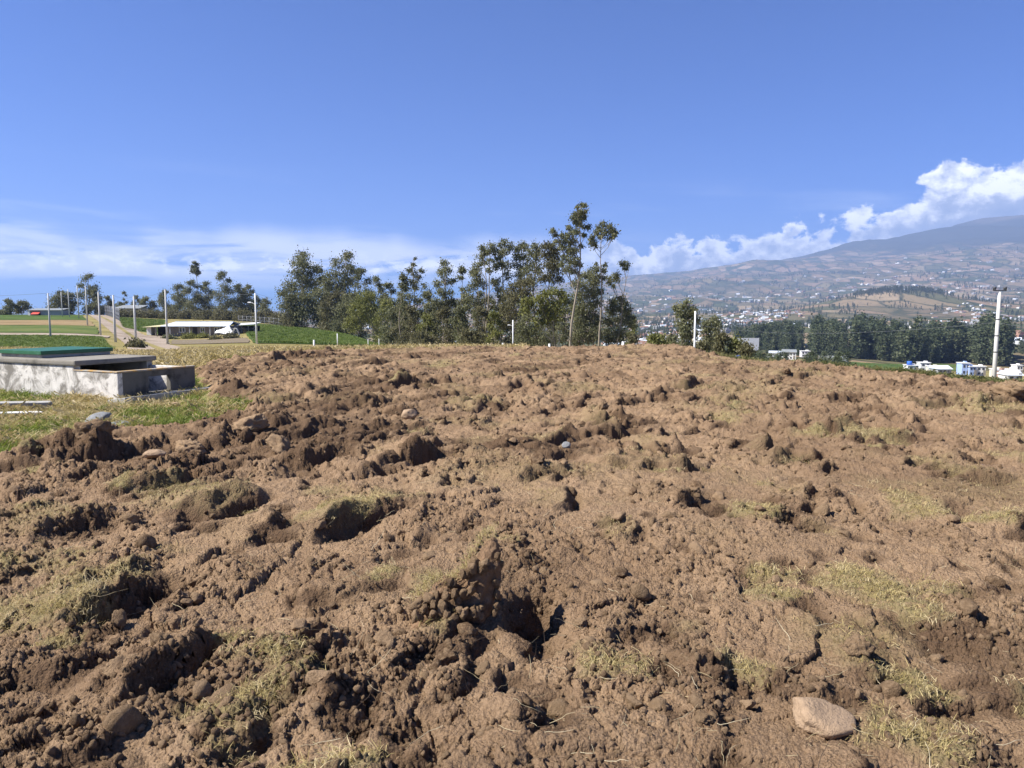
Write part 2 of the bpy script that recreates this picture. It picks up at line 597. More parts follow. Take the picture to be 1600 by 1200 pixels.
def mat_turf_ground(name, cols, scale=0.6, fine=14.0):
    m, g, b = mat_new(name)
    co = g.new('ShaderNodeTexCoord').outputs['Object']
    n = g.m('ADD', g.m('MULTIPLY', g.noise(co, scale, 5, 0.6), 0.65), g.m('MULTIPLY', g.noise(co, fine, 4, 0.7), 0.35))
    c = g.ramp(n, [(0.34, cols[0]), (0.5, cols[1]), (0.66, cols[2])])
    g.put(b.inputs['Base Color'], c)
    b.inputs['Roughness'].default_value = 1.0
    b.inputs['Specular IOR Level'].default_value = 0.05
    bn = g.new('ShaderNodeBump')
    bn.inputs['Strength'].default_value = 0.6
    bn.inputs['Distance'].default_value = 0.05
    g.put(bn.inputs['Height'], g.noise(co, fine, 5, 0.7))
    g.put(b.inputs['Normal'], bn.outputs[0])
    return m


def mat_valley():
    """patchwork of small fields, scrub and scattered settlement; moorland high on the mountain"""
    m, g, b = mat_new('valley_patchwork')
    geo = g.new('ShaderNodeNewGeometry').outputs['Position']
    x, y, z = g.sep(geo)
    wx = g.m('ADD', x, g.m('MULTIPLY', g.noise(geo, 0.006, 3), 60))
    wy = g.m('MULTIPLY', g.m('ADD', y, g.m('MULTIPLY', g.noise(geo, 0.005, 3), 120)), 0.42)
    p = g.comb(wx, wy, 0.0)
    cell = g.voro(p, 0.0125, 'F1', 'Color')
    cr, cg, cb = g.sep(cell)
    c = g.ramp(cr, [(0.0, (0.055, 0.070, 0.032)), (0.25, (0.105, 0.100, 0.050)), (0.45, (0.190, 0.140, 0.085)),
                    (0.62, (0.245, 0.175, 0.112)), (0.8, (0.150, 0.130, 0.065)), (1.0, (0.30, 0.225, 0.150))])
    edge = g.voro(p, 0.0125, 'DISTANCE_TO_EDGE')
    c = g.mix(g.m('MULTIPLY', g.sstep(edge, 0.09, 0.02), 0.75), c, (0.035, 0.045, 0.022))
    c = g.mix(g.m('MULTIPLY', g.sstep(g.noise(p, 0.075, 4, 0.7), 0.54, 0.66), 0.75), c, (0.032, 0.042, 0.022))
    c = g.mix(g.m('MULTIPLY', g.sstep(g.noise(p, 0.0022, 4, 0.6), 0.52, 0.64), 0.6), c, (0.05, 0.058, 0.032))
    zn = g.m('ADD', z, g.m('MULTIPLY', g.m('SUBTRACT', g.noise(geo, 0.0016, 5, 0.6), 0.5), 500))
    hi = g.sstep(zn, 520, 640)
    moor = g.mix(g.noise(geo, 0.008, 5, 0.65), (0.030, 0.036, 0.024), (0.075, 0.072, 0.045))
    c = g.mix(hi, c, moor)
    c = g.mix(g.m('MULTIPLY', g.sstep(zn, 930, 1080), 0.8), c, (0.14, 0.115, 0.085))
    g.put(b.inputs['Base Color'], c)
    b.inputs['Roughness'].default_value = 1.0
    b.inputs['Specular IOR Level'].default_value = 0.0
    return m


M = {
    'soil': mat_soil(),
    'clod': mat_clod(),
    'verge': mat_turf_ground('verge_turf', [(0.10, 0.095, 0.032), (0.19, 0.165, 0.07), (0.30, 0.245, 0.115)], 0.9, 16),
    'pasture': mat_turf_ground('dry_pasture', [(0.12, 0.115, 0.038), (0.24, 0.20, 0.08), (0.34, 0.27, 0.12)], 0.06, 0.9),
    'crop_dark': mat_turf_ground('dark_crop', [(0.024, 0.046, 0.008), (0.034, 0.060, 0.010), (0.048, 0.072, 0.015)], 0.08, 1.1),
    'crop': mat_turf_ground('green_crop', [(0.036, 0.062, 0.015), (0.062, 0.098, 0.022), (0.105, 0.135, 0.038)], 0.10, 1.3),
    'crop_olive': mat_turf_ground('olive_crop', [(0.055, 0.085, 0.022), (0.095, 0.125, 0.034), (0.16, 0.16, 0.06)], 0.08, 0.8),
    'stubble': mat_turf_ground('brown_stubble', [(0.17, 0.12, 0.062), (0.25, 0.18, 0.092), (0.30, 0.22, 0.12)], 0.08, 0.8),
    'dirt': mat_turf_ground('road_dirt', [(0.21, 0.165, 0.12), (0.31, 0.25, 0.19), (0.40, 0.335, 0.265)], 0.25, 2.0),
    'valley': mat_valley(),
    'concrete': simple('grey_concrete', (0.36, 0.35, 0.32), 0.9, 0.25, 4.0, 0.3, 40, dirt=(0.16, 0.15, 0.125)),
    'concrete_dark': simple('stained_concrete', (0.13, 0.12, 0.10), 0.95, 0.3, 5.0, 0.3, 40, dirt=(0.06, 0.055, 0.045)),
    'slab': simple('grimy_slab', (0.23, 0.21, 0.175), 0.95, 0.3, 4.0, 0.4, 30, dirt=(0.13, 0.12, 0.10)),
    'pole': simple('pole_concrete', (0.55, 0.54, 0.50), 0.85, 0.12, 2.0),
    'white_post': simple('white_paint', (0.72, 0.72, 0.70), 0.7, 0.1, 4.0),
    'dark_metal': simple('dark_metal', (0.06, 0.065, 0.075), 0.5, 0.2, 4.0),
    'wire': simple('wire_steel', (0.20, 0.21, 0.22), 0.5, 0.1),
    'bark': simple('eucalyptus_bark', (0.27, 0.23, 0.175), 0.9, 0.45, 1.2),
    'bark_dark': simple('dark_bark', (0.12, 0.10, 0.08), 0.95, 0.4, 1.2),
    'leaf': mat_leaf('eucalyptus_leaves', (0.088, 0.096, 0.043), (0.170, 0.174, 0.082), (0.27, 0.26, 0.14)),
    'leaf_lt': mat_leaf('young_eucalyptus_leaves', (0.10, 0.11, 0.028), (0.19, 0.195, 0.052), (0.30, 0.29, 0.10)),
    'leaf_br': mat_leaf('olive_brown_leaves', (0.075, 0.073, 0.032), (0.145, 0.135, 0.062), (0.235, 0.21, 0.11)),
    'leaf_far': mat_leaf('wood_leaves', (0.042, 0.060, 0.028), (0.098, 0.120, 0.058), (0.19, 0.20, 0.105)),
    'grass_dry': mat_leaf('dry_grass', (0.30, 0.235, 0.08), (0.47, 0.375, 0.165), (0.62, 0.51, 0.29), 0.3, inst=True),
    'grass_green': mat_leaf('green_grass', (0.10, 0.155, 0.022), (0.20, 0.245, 0.040), (0.38, 0.36, 0.12), 0.35, inst=True),
    'crop_leaf': mat_leaf('crop_leaves', (0.070, 0.115, 0.020), (0.125, 0.18, 0.034), (0.20, 0.24, 0.065), 0.3, inst=True),
    'grass_edge': mat_leaf('edge_grass', (0.085, 0.105, 0.028), (0.16, 0.165, 0.055), (0.32, 0.28, 0.12), 0.35, inst=True),
    'straw': mat_leaf('straw', (0.33, 0.26, 0.14), (0.48, 0.40, 0.24), (0.62, 0.54, 0.36), 0.2, inst=True),
    'root': simple('dark_roots', (0.085, 0.06, 0.042), 0.95, 0.3),
    'stone': simple('dusty_stone', (0.34, 0.238, 0.150), 0.95, 0.28, 3.0, 0.8, 9),
    'stone_grey': simple('grey_stone', (0.22, 0.225, 0.225), 0.9, 0.25, 4.0, 0.4, 18, dirt=(0.14, 0.125, 0.10)),
    'adobe': simple('grey_adobe', (0.215, 0.185, 0.165), 0.95, 0.15, 0.6),
    'roof_metal': simple('white_roof_sheet', (0.62, 0.68, 0.74), 0.55, 0.07, 0.8, spec=0.4),
    'roof_grey': simple('grey_roof_sheet', (0.22, 0.235, 0.235), 0.7, 0.15, 0.6),
    'roof_straw': simple('weathered_yellow_roof', (0.52, 0.47, 0.27), 0.85, 0.15, 0.8),
    'white_wall': simple('white_wall', (0.70, 0.69, 0.66), 0.85, 0.08, 0.5),
    'cream_wall': simple('cream_wall', (0.62, 0.57, 0.47), 0.85, 0.08, 0.5),
    'blue_wall': simple('blue_wall', (0.33, 0.43, 0.66), 0.85, 0.08, 0.5),
    'brick': simple('brick_wall', (0.33, 0.20, 0.145), 0.9, 0.2, 0.8),
    'block': simple('grey_block_wall', (0.34, 0.335, 0.33), 0.9, 0.15, 0.8),
    'red_tarp': simple('red_tarp', (0.62, 0.09, 0.06), 0.6, 0.1),
    'blue_tarp': simple('blue_plastic', (0.04, 0.13, 0.50), 0.5, 0.1),
    'tarp': simple('white_tarp', (0.72, 0.72, 0.70), 0.7, 0.06, 1.0),
    'glass': simple('dark_window', (0.035, 0.04, 0.05), 0.2, 0.1, spec=0.5),
    'shade': simple('dark_interior', (0.05, 0.045, 0.04), 0.95, 0.2),
    'wood': simple('grey_timber', (0.26, 0.23, 0.19), 0.9, 0.2),
    'roof_red': simple('red_roof', (0.42, 0.17, 0.10), 0.85, 0.15, 0.6),
    'roof_tan': simple('tan_tile_roof', (0.27, 0.16, 0.11), 0.9, 0.15, 0.6),
    'frame': simple('pale_frame', (0.62, 0.62, 0.60), 0.6, 0.05),
}


def mat_whitewash():
    m, g, b = mat_new('weathered_whitewash')
    co = g.new('ShaderNodeTexCoord').outputs['Object']
    x, y, z = g.sep(co)
    c = g.mix(g.noise(co, 7.0, 5, 0.6), (0.52, 0.49, 0.43), (0.78, 0.74, 0.67))
    st = g.noise(g.comb(g.m('MULTIPLY', x, 1.0), g.m('MULTIPLY', y, 1.0), g.m('MULTIPLY', z, 1.0)), 2.3, 6, 0.72, dist=.8)
    c = g.mix(g.m('MULTIPLY', g.sstep(st, 0.42, 0.62), 0.9), c, (0.16, 0.145, 0.12))
    c = g.mix(g.m('MULTIPLY', g.sstep(g.noise(co, 14.0, 6, 0.7), 0.56, 0.68), 0.7), c, (0.28, 0.26, 0.22))
    g.put(b.inputs['Base Color'], c)
    bn = g.new('ShaderNodeBump')
    bn.inputs['Strength'].default_value = 0.5
    bn.inputs['Distance'].default_value = 0.015
    g.put(bn.inputs['Height'], g.noise(co, 22.0, 6, 0.7))
    g.put(b.inputs['Normal'], bn.outputs[0])
    return m


def mat_lid():
    m, g, b = mat_new('green_paint')
    co = g.new('ShaderNodeTexCoord').outputs['Object']
    c = g.mix(g.noise(co, 6.0, 5, 0.65), (0.009, 0.080, 0.030), (0.020, 0.120, 0.050))
    c = g.mix(g.m('MULTIPLY', g.sstep(g.noise(co, 11.0, 6, 0.7), 0.52, 0.75), 0.5), c, (0.11, 0.22, 0.165))
    g.put(b.inputs['Base Color'], c)
    b.inputs['Roughness'].default_value = 0.45
    b.inputs['Specular IOR Level'].default_value = 0.5
    return m


def mat_lichen():
    m, g, b = mat_new('lichen_concrete')
    co = g.new('ShaderNodeTexCoord').outputs['Object']
    c = g.mix(g.noise(co, 8.0, 5, 0.6), (0.24, 0.22, 0.185), (0.40, 0.38, 0.33))
    c = g.mix(g.m('MULTIPLY', g.sstep(g.noise(co, 5.0, 6, 0.7), 0.40, 0.60), 0.85), c, (0.44, 0.25, 0.06))
    g.put(b.inputs['Base Color'], c)
    return m


M['whitewash'] = mat_whitewash()
M['sod_grass'] = mat_leaf('crest_dry_grass', (0.25, 0.21, 0.07), (0.42, 0.345, 0.145), (0.58, 0.48, 0.26), .3)
M['sod'] = simple('sod_soil', (0.20, 0.128, 0.076), 1.0, .35, 9.0, .8, 45, spec=.05, dirt=(0.085, 0.053, 0.032))
M['lid'] = mat_lid()
M['lichen'] = mat_lichen()

# ------------------------------------------------------------------ near ground: ploughed field and verge
EDGE_PX = [(-1500, 860), (-400, 800), (0, 744), (40, 708), (100, 692), (160, 676), (230, 672), (300, 668), (372, 655), (388, 640), (345, 630),
           (322, 612), (312, 594), (306, 580), (335, 566), (420, 556), (520, 551), (640, 549), (800, 547), (975, 545), (1060, 547),
           (1130, 555), (1280, 575), (1400, 587), (1500, 596), (1600, 605), (1900, 632), (2600, 700)]
POLY = np.array([on_plane(px, py) for px, py in EDGE_PX] + [(40, -6), (-40, -6)])


def in_poly(x, y, poly):
    r = np.zeros(x.shape, bool)
    n = len(poly)
    for i in range(n):
        x0, y0 = poly[i]; x1, y1 = poly[(i + 1) % n]
        if y0 == y1: continue
        c = ((y0 > y) != (y1 > y)) & (x < (x1 - x0) * (y - y0) / (y1 - y0) + x0)
        r ^= c
    return r


NROW, NCOL = 960, 930
DN0, DN1, AN = 1.25, 37.0, 0.95
gD = np.exp(np.linspace(math.log(DN0), math.log(DN1), NROW))
gA = np.linspace(-AN, AN, NCOL)
GX = (gA[None, :] * gD[:, None]); GY = np.repeat(gD[:, None], NCOL, 1)
wx = GX + 0.12 * (fbm2(GX * 4, GY * 4, 3, 3) - .5) + .035 * (fbm2(GX * 26, GY * 26, 7, 3, .6) - .5)
wy = GY + 0.12 * (fbm2(GX * 4, GY * 4, 5, 3) - .5) + .035 * (fbm2(GX * 26, GY * 26, 9, 3, .6) - .5)
bxn = GX + 0.9 * (fbm2(GX * .9, GY * .9, 11, 4) - .5) * np.clip(GY / 10, .25, 1); byn = GY + 0.9 * (fbm2(GX * .9, GY * .9, 13, 4) - .5) * np.clip(GY / 10, .25, 1)
SOIL = in_poly(bxn, byn, POLY)
# soft copy of the mask, so the furrow slices run out into the turf
def soft(mask, k):
    m = mask.astype(np.float32)
    for ax in (0, 1):
        c = np.cumsum(np.pad(m, [(k + 1, k) if a == ax else (0, 0) for a in (0, 1)], 'edge'), axis=ax)
        m = (np.take(c, np.arange(2 * k + 1, c.shape[ax]), ax) - np.take(c, np.arange(0, c.shape[ax] - 2 * k - 1), ax)) / (2 * k + 1)
    return m
SM = soft(SOIL, 6)

rough = fbm2(GX * 0.55 + 3, GY * 0.55, 21, 4)
rough = np.clip((rough - 0.40) / 0.28, 0.02, 1.0)
rough2 = np.clip((fbm2(GX * 1.7 + 8, GY * 1.7, 25, 4, .55) - .44) / .20, 0.0, 1.0)
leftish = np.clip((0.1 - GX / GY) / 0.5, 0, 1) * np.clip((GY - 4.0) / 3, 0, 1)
rough = np.clip(rough + 0.25 * leftish, 0, 1.1)
rightish = np.clip((GX / GY + .12) / .35, 0, 1) * np.clip((9 - GY) / 3, 0, 1)
rough = rough * (1 - .55 * rightish); rough2 = rough2 * (1 - .30 * rightish)
midf = np.clip((GY - 6.0) / 6, 0, 1)
rough = np.maximum(rough, .55 * midf); rough2 = np.maximum(rough2, .5 * midf)
hs = 0.17 * (fbm2(GX * 0.5, GY * 0.5, 31, 3) - .5)
hs += 0.030 * rough * domes(wx, wy, 0.80, 100, 0.65, 0.9)
hs += 0.062 * rough * plates(wx, wy, 0.30, 110)
hs += 0.030 * (.06 + .94 * rough2) * plates(wx + 4, wy, 0.13, 120)
hs += 0.019 * (.08 + .92 * rough2) * plates(wx, wy + 4, 0.062, 130)
hs += 0.010 * (.15 + .85 * rough2) * plates(wx + 2, wy + 4, 0.031, 140)
hs += 0.055 * midf * plates(wx + 9, wy, 0.52, 150) + 0.030 * midf * plates(wx + 9, wy + 3, 0.21, 160)
hs += 0.022 * rough * domes(wx, wy, 0.36, 200, 0.70, 0.7)
hs += 0.020 * (0.05 + 0.95 * rough) * domes(wx + .3, wy, 0.17, 300, 0.75, 0.5)
hs += 0.012 * (0.04 + 0.96 * rough2) * domes(wx, wy + .7, 0.085, 400, 0.75, 0.4)
near = GY < 16
sub = np.zeros_like(hs)
sub[near] = 0.027 * domes(wx[near], wy[near] * 1.0, 0.042, 500, 0.75, 0.3)
hs += .35 * sub * (0.10 + 0.90 * rough2)
hs += 0.030 * (fbm2(GX * 14, GY * 14, 71, 5, 0.68) - .5)
crk = np.abs(fbm2(wx * 6, wy * 6, 75, 4, .6) - .5)
hs -= 0.028 * rough * np.clip(1 - crk / .03, 0, 1)
DAMP_SHADE = np.clip(0.9 * leftish * (fbm2(GX * 1.4, GY * 1.4, 81, 4) - .28) * 2.0 + (fbm2(GX * 1.0 + 9, GY * 1.0, 83, 5) - .54) * 4 * np.clip(.95 - GX / GY * 1.2, .4, 1), 0, 1)  # shaded clod sides painted into the left soil, plus moist patches at random
TURF = np.zeros_like(hs)

# upturned furrow slices: a ramp rising one way, a broken face and a pocket beyond it
def furrow(X, Yc, w, d, A, B, phi=0.0, seed=0, turf=0.0):
    rad = max(w, d) * 1.6
    j0, j1 = np.searchsorted(gD, max(Yc - rad, DN0)), np.searchsorted(gD, Yc + rad)
    if j1 - j0 < 2: return
    aa0 = (X - rad) / max(Yc - rad, 0.8) if X - rad < 0 else (X - rad) / (Yc + rad)
    aa1 = (X + rad) / max(Yc - rad, 0.8) if X + rad > 0 else (X + rad) / (Yc + rad)
    i0, i1 = np.searchsorted(gA, aa0), np.searchsorted(gA, aa1)
    if i1 - i0 < 2: return
    sl = (slice(j0, j1), slice(i0, i1))
    x = GX[sl] - X; y = GY[sl] - Yc
    nx = fbm2(GX[sl] * 4.5, GY[sl] * 4.5, 900 + seed, 3, 0.45) - .5
    ny = fbm2(GX[sl] * 4.5 + 5, GY[sl] * 4.5, 950 + seed, 3, 0.45) - .5
    x = x + nx * w * 0.42; y = y + ny * d * 0.42
    c, s = math.cos(phi), math.sin(phi)
    u = (x * c + y * s) / (w / 2); v = (-x * s + y * c) / (d / 2)
    across = np.clip(1 - np.abs(v) ** 2.2, 0, 1) ** 0.95
    up = np.clip((u + 1.25) / 2.0, 0, 1) ** 1.3 * np.clip((1.0 - u) / 0.32, 0, 1) ** .7
    pit = np.exp(-((u - 1.22) / 0.34) ** 2) * across
    kk = (.50 if Yc < 5 else .74) * (.8 if X > 0 and Yc < 7 else 1.0)
    hs[sl] += (A * kk * up * across - B * kk * pit) * SM[sl]
    DAMP_SHADE[sl] = np.clip(DAMP_SHADE[sl] + 0.8 * pit * (B > 0.02) + 0.7 * np.exp(-((u - 0.85) / 0.22) ** 2) * across, 0, 1)  # pocket and broken face are darkened too
    if turf:
        TURF[sl] = np.maximum(TURF[sl], turf * across * np.clip((u + 1.1) / .4, 0, 1) * np.clip((0.8 - u) / .2, 0, 1))


def fpx(px, py, wpx, dpx, A, B, phi=0.0, seed=0, turf=0.0):
    """a slice named by where the photograph shows it"""
    X, Yc = on_plane(px, py)
    D = math.hypot(Yc, EYE)
    sn = EYE / D
    furrow(X, Yc, wpx / FPX * D, dpx / FPX * D / sn, A, B, phi, seed, turf)


FEAT = [
    # px, py, w, d, height, pocket, turn, turf
    (735, 985, 160, 105, .08, .42, .10, 0), (130, 945, 175, 110, .20, .20, -.25, .8), (235, 1055, 110, 90, .16, .13, -.1, 0),
    (175, 1085, 110, 80, .14, .10, .0, 0), (490, 835, 110, 50, .12, .09, -.3, 0), (560, 815, 100, 65, .09, .06, -.7, 1),
    (1390, 955, 260, 50, .11, .10, -1.45, 1), (1340, 1035, 140, 60, .12, .08, -1.3, .5), (1420, 1085, 110, 45, .09, .12, -1.3, 0),
    (1520, 1075, 100, 40, .08, .10, -1.3, 0), (1085, 1145, 90, 60, .08, .05, -.2, 0), (860, 800, 60, 40, .13, .12, -.2, .3),
    (820, 752, 90, 36, .13, .04, -.7, .1), (1105, 655, 80, 42, .20, .12, .35, .1), (1150, 655, 50, 30, .04, .0, .35, 1),
    (1560, 638, 90, 24, .18, .12, -1.3, .1), (1550, 662, 110, 22, .08, .02, -1.2, .8), (1222, 596, 40, 16, .16, .08, -.8, .0),
    (440, 735, 140, 50, .13, .10, -.4, 0), (585, 735, 120, 45, .14, .10, -.5, 0), (400, 690, 140, 38, .13, .10, -.3, 0),
    (300, 705, 120, 36, .11, .08, -.6, 0), (140, 715, 170, 40, .11, .07, -.5, 0), (200, 765, 160, 36, .10, .10, -.5, 0),
    (935, 668, 50, 34, .16, .14, .1, .3), (650, 608, 60, 18, .20, .10, -.8, 0), (590, 605, 50, 14, .16, .08, -.4, 0),
    (1045, 790, 110, 34, .10, .07, -.6, 0), (1235, 790, 60, 25, .08, .07, -.5, .2), (1360, 692, 90, 26, .10, .08, -1.0, 1),
    (1290, 672, 100, 14, .09, .07, -1.4, .1), (1480, 745, 150, 20, .10, .09, -1.35, .5), (1290, 850, 70, 26, .09, .10, -.4, .2),
    (300, 800, 140, 40, .10, .07, -.6, .7), (350, 800, 90, 36, .12, .08, -.5, .4), (90, 830, 140, 45, .12, .08, -.5, .5),
    (700, 1065, 70, 60, .09, .06, -.3, 0), (590, 1045, 100, 50, .08, .06, -.3, 0), (400, 1110, 110, 100, .06, .05, -.6, 1),
    (1180, 820, 90, 30, .06, .03, -.6, 1), (1430, 810, 90, 45, .06, .04, -.5, .8), (1170, 1065, 110, 26, .05, .04, -1.0, .8),
    (1000, 549, 150, 16, .36, .0, .2, .1), (440, 566, 60, 12, .28, .08, -.4, 0), (490, 565, 50, 10, .22, .08, -.4, 0),
    (540, 640, 80, 20, .16, .10, -.6, .1), (740, 640, 70, 18, .12, .08, -.5, .5), (850, 700, 70, 20, .10, .08, -.6, .4),
    (1010, 625, 70, 14, .14, .09, -.6, .1), (1060, 610, 60, 12, .14, .09, -.5, 0), (1290, 640, 60, 14, .12, .10, -.7, 0),
    (1400, 640, 120, 22, .12, .05, -.8, 0), (1450, 610, 60, 12, .14, .09, -.7, 0), (690, 1000, 60, 50, .10, .05, -.3, .6),
    (380, 845, 130, 42, .10, .05, -.4, .1), (975, 850, 50, 28, .08, .06, -.4, .4), (60, 1075, 120, 60, .05, .03, 0, 0),
    (750, 572, 50, 10, .12, .09, -.4, .1), (790, 585, 80, 12, .10, .07, -.6, .1), (890, 570, 60, 10, .12, .09, -.5, .1), (560, 575, 60, 10, .16, .08, -.5, .1)]
for k, f in enumerate(FEAT):
    fpx(f[0], f[1], f[2], f[3], f[4], f[5], f[6], k, f[7])
for k in range(620):
    a = rng.uniform(-.93, .93)
    D = math.exp(rng.uniform(math.log(2.3), math.log(33)))
    s = rng.uniform(.10, .34) * (1.0 if D < 8 else 1.5)
    furrow(a * D, D, s * rng.uniform(.8, 1.6), s * rng.uniform(.7, 1.5), s * rng.uniform(.10, .28), s * rng.uniform(.14, .45),
           rng.normal(-.55, .6), k + 100, float(rng.random() < .07))

for k in range(900):
    D = rng.uniform(7, 32)
    a = rng.uniform(-.75, .75)
    s_ = rng.uniform(.18, .48)
    furrow(a * D, D, s_ * rng.uniform(.9, 2.0), s_ * rng.uniform(.8, 1.6), s_ * rng.uniform(.12, .34), s_ * rng.uniform(.15, .42), rng.normal(-.6, .6), k + 1000, 0.0)

# old turf lying in patches, named by where the photograph shows it
for px, py, rx, ry, f in [(60, 985, 150, 42, 1), (555, 812, 45, 36, 1), (505, 785, 50, 14, .8), (400, 1125, 60, 62, .8), (1400, 942, 125, 20, 1), (1180, 815, 48, 20, 1), (1360, 690, 45, 16, 1),
                          (1430, 800, 45, 32, .8), (1160, 1060, 60, 15, .9), (665, 940, 34, 20, .6), (880, 1035, 40, 18, .5), (270, 780, 70, 18, .8), (350, 1195, 70, 14, .8), (1590, 730, 30, 22, .9),
                          (50, 815, 60, 15, .7), (690, 575, 30, 12, .9), (1130, 665, 30, 12, 1), (1080, 1000, 35, 12, .4), (960, 840, 40, 18, .5), (270, 875, 60, 12, .4), (420, 640, 60, 14, .5), (760, 700, 50, 9, .4),
                          (1340, 1020, 130, 45, .45), (1000, 700, 60, 16, .4), (1560, 650, 60, 14, .8), (100, 890, 70, 22, .8), (345, 790, 50, 14, .6), (1010, 740, 80, 16, .35), (1240, 730, 50, 13, .6)]:
    X, Yc = on_plane(px, py)
    D = math.hypot(Yc, EYE); ax = rx / FPX * D; ay = ry / FPX * D / (EYE / D)
    q = ((GX - X) / ax) ** 2 + ((GY - Yc) / ay) ** 2
    TURF = np.maximum(TURF, f * np.clip(.95 - q - 1.1 * (fbm2(GX * 5, GY * 5, 777, 3) - .4), 0, 1))
bgt = np.clip((fbm2(GX * .8 + 40, GY * .8, 91, 5, 0.6) - .55) * 6, 0, 1) * np.clip((GY - 3) / 6, .15, 1) * (1 - .6 * leftish)
TURF = np.clip(np.maximum(TURF, .45 * bgt), 0, 1)
TURF *= SM

verge_h = 0.05 * (fbm2(GX * 1.2, GY * 1.2, 33, 4) - .5)
GZ = H(GX, GY) + hs * SM + verge_h * (1 - SM) + 0.05 * SM
# break the straight fall of the steep faces
GS = np.abs(np.gradient(hs, axis=1) / (gD[:, None] * (2 * AN / (NCOL - 1)))) + np.abs(np.gradient(hs, axis=0) / np.gradient(gD)[:, None])
STEEP = np.clip((soft(np.clip(GS, 0, 3), 1) - .7) / 1.2, 0, 1) * SM
zs = GZ * 1.0
nzx = fbm2(GX * 7 + zs * 23, GY * 7 + zs * 31, 41, 4, .62) - .5; nzy = fbm2(GX * 7 - zs * 29, GY * 7 + zs * 23, 43, 4, .62) - .5
PX = GX + (.014 + .05 * STEEP) * nzx * SM; PY = GY + (.014 + .05 * STEEP) * nzy * SM
GZ = GZ + SM * np.clip(rng.normal(0, 1, GZ.shape), -2.2, 2.2) * (.00062 * GY) * np.clip(1.6 - GY * .05, .5, 1.4)
GZ = GZ + STEEP * .03 * (fbm2(GX * 22, GY * 22, 47, 3, .6) - .5)


def zfield(x, y, arr=None):
    arr = GZ if arr is None else arr
    a = np.clip((x / y + AN) / (2 * AN) * (NCOL - 1), 0, NCOL - 1.001)
    d = np.clip((np.log(y) - math.log(DN0)) / (math.log(DN1) - math.log(DN0)) * (NROW - 1), 0, NROW - 1.001)
    i = a.astype(int); j = d.astype(int); fa = a - i; fd = d - j
    return (arr[j, i] * (1 - fa) + arr[j, i + 1] * fa) * (1 - fd) + (arr[j + 1, i] * (1 - fa) + arr[j + 1, i + 1] * fa) * fd


def zf(x, y):
    return float(zfield(np.array([x]), np.array([y]))[0])


def build_near():
    co = np.stack([PX, PY, GZ], -1).reshape(-1, 3)
    idx = np.arange(NROW * NCOL).reshape(NROW, NCOL)
    q = np.stack([idx[:-1, :-1], idx[:-1, 1:], idx[1:, 1:], idx[1:, :-1]], -1).reshape(-1, 4)
    fm = SOIL[:-1, :-1].reshape(-1)
    for name, sel, mat in (('ploughed_field', fm, M['soil']), ('grass_verge', ~fm, M['verge'])):
        f = q[sel]
        if name == 'grass_verge':       # the turf is smooth under its grass: whole 3 x 3 blocks of it become one face
            k3 = 3; nr, nc = (NROW - 1) // k3, (NCOL - 1) // k3
            vm = (~fm).reshape(NROW - 1, NCOL - 1)
            blk = vm[:nr * k3, :nc * k3].reshape(nr, k3, nc, k3).all(axis=(1, 3))
            J, I = np.nonzero(blk)
            bigq = np.stack([idx[J * k3, I * k3], idx[J * k3, I * k3 + k3], idx[J * k3 + k3, I * k3 + k3], idx[J * k3 + k3, I * k3]], -1)
            rest = vm.copy()
            rest[:nr * k3, :nc * k3] &= ~np.repeat(np.repeat(blk, k3, 0), k3, 1)
            f = np.concatenate([bigq, q[rest.reshape(-1)]])
        used, inv = np.unique(f, return_inverse=True)
        me = np_mesh(name, co[used], inv.reshape(-1, 4), mat, name != 'ploughed_field', {'damp_shade': DAMP_SHADE.reshape(-1)[used], 'turf': TURF.reshape(-1)[used]})
        tag(link(name, me), kind='structure')


build_near()


def polar_sheet(name, rr, az, mat, low=None):
    A_, R_ = np.meshgrid(az, rr)
    x = R_ * np.sin(A_); y = R_ * np.cos(A_)
    z = H(x, y)
    inside = (np.abs(x) < (AN - .01) * np.maximum(y, .01)) & (y < DN1 - .3) & (y > DN0)
    z = np.where(inside | (R_ < 2.0), z - 0.75, z - .02)
    n, k = R_.shape
    idx = np.arange(n * k).reshape(n, k)
    q = np.stack([idx[:-1, :-1], idx[:-1, 1:], idx[1:, 1:], idx[1:, :-1]], -1).reshape(-1, 4)
    q = q[:, ::-1]
    global ZMAX
    ZMAX = float(z.max())
    me = np_mesh(name, np.stack([x, y, z], -1).reshape(-1, 3), q, mat)
    return tag(link(name, me), kind='structure')


polar_sheet('pasture', np.exp(np.linspace(math.log(.4), math.log(431), 210)), np.linspace(R(-180), R(180), 241), M['pasture'])
polar_sheet('valley_and_mountain', np.exp(np.linspace(math.log(430), math.log(12400), 300)), np.linspace(R(-66), R(66), 520), M['valley'])


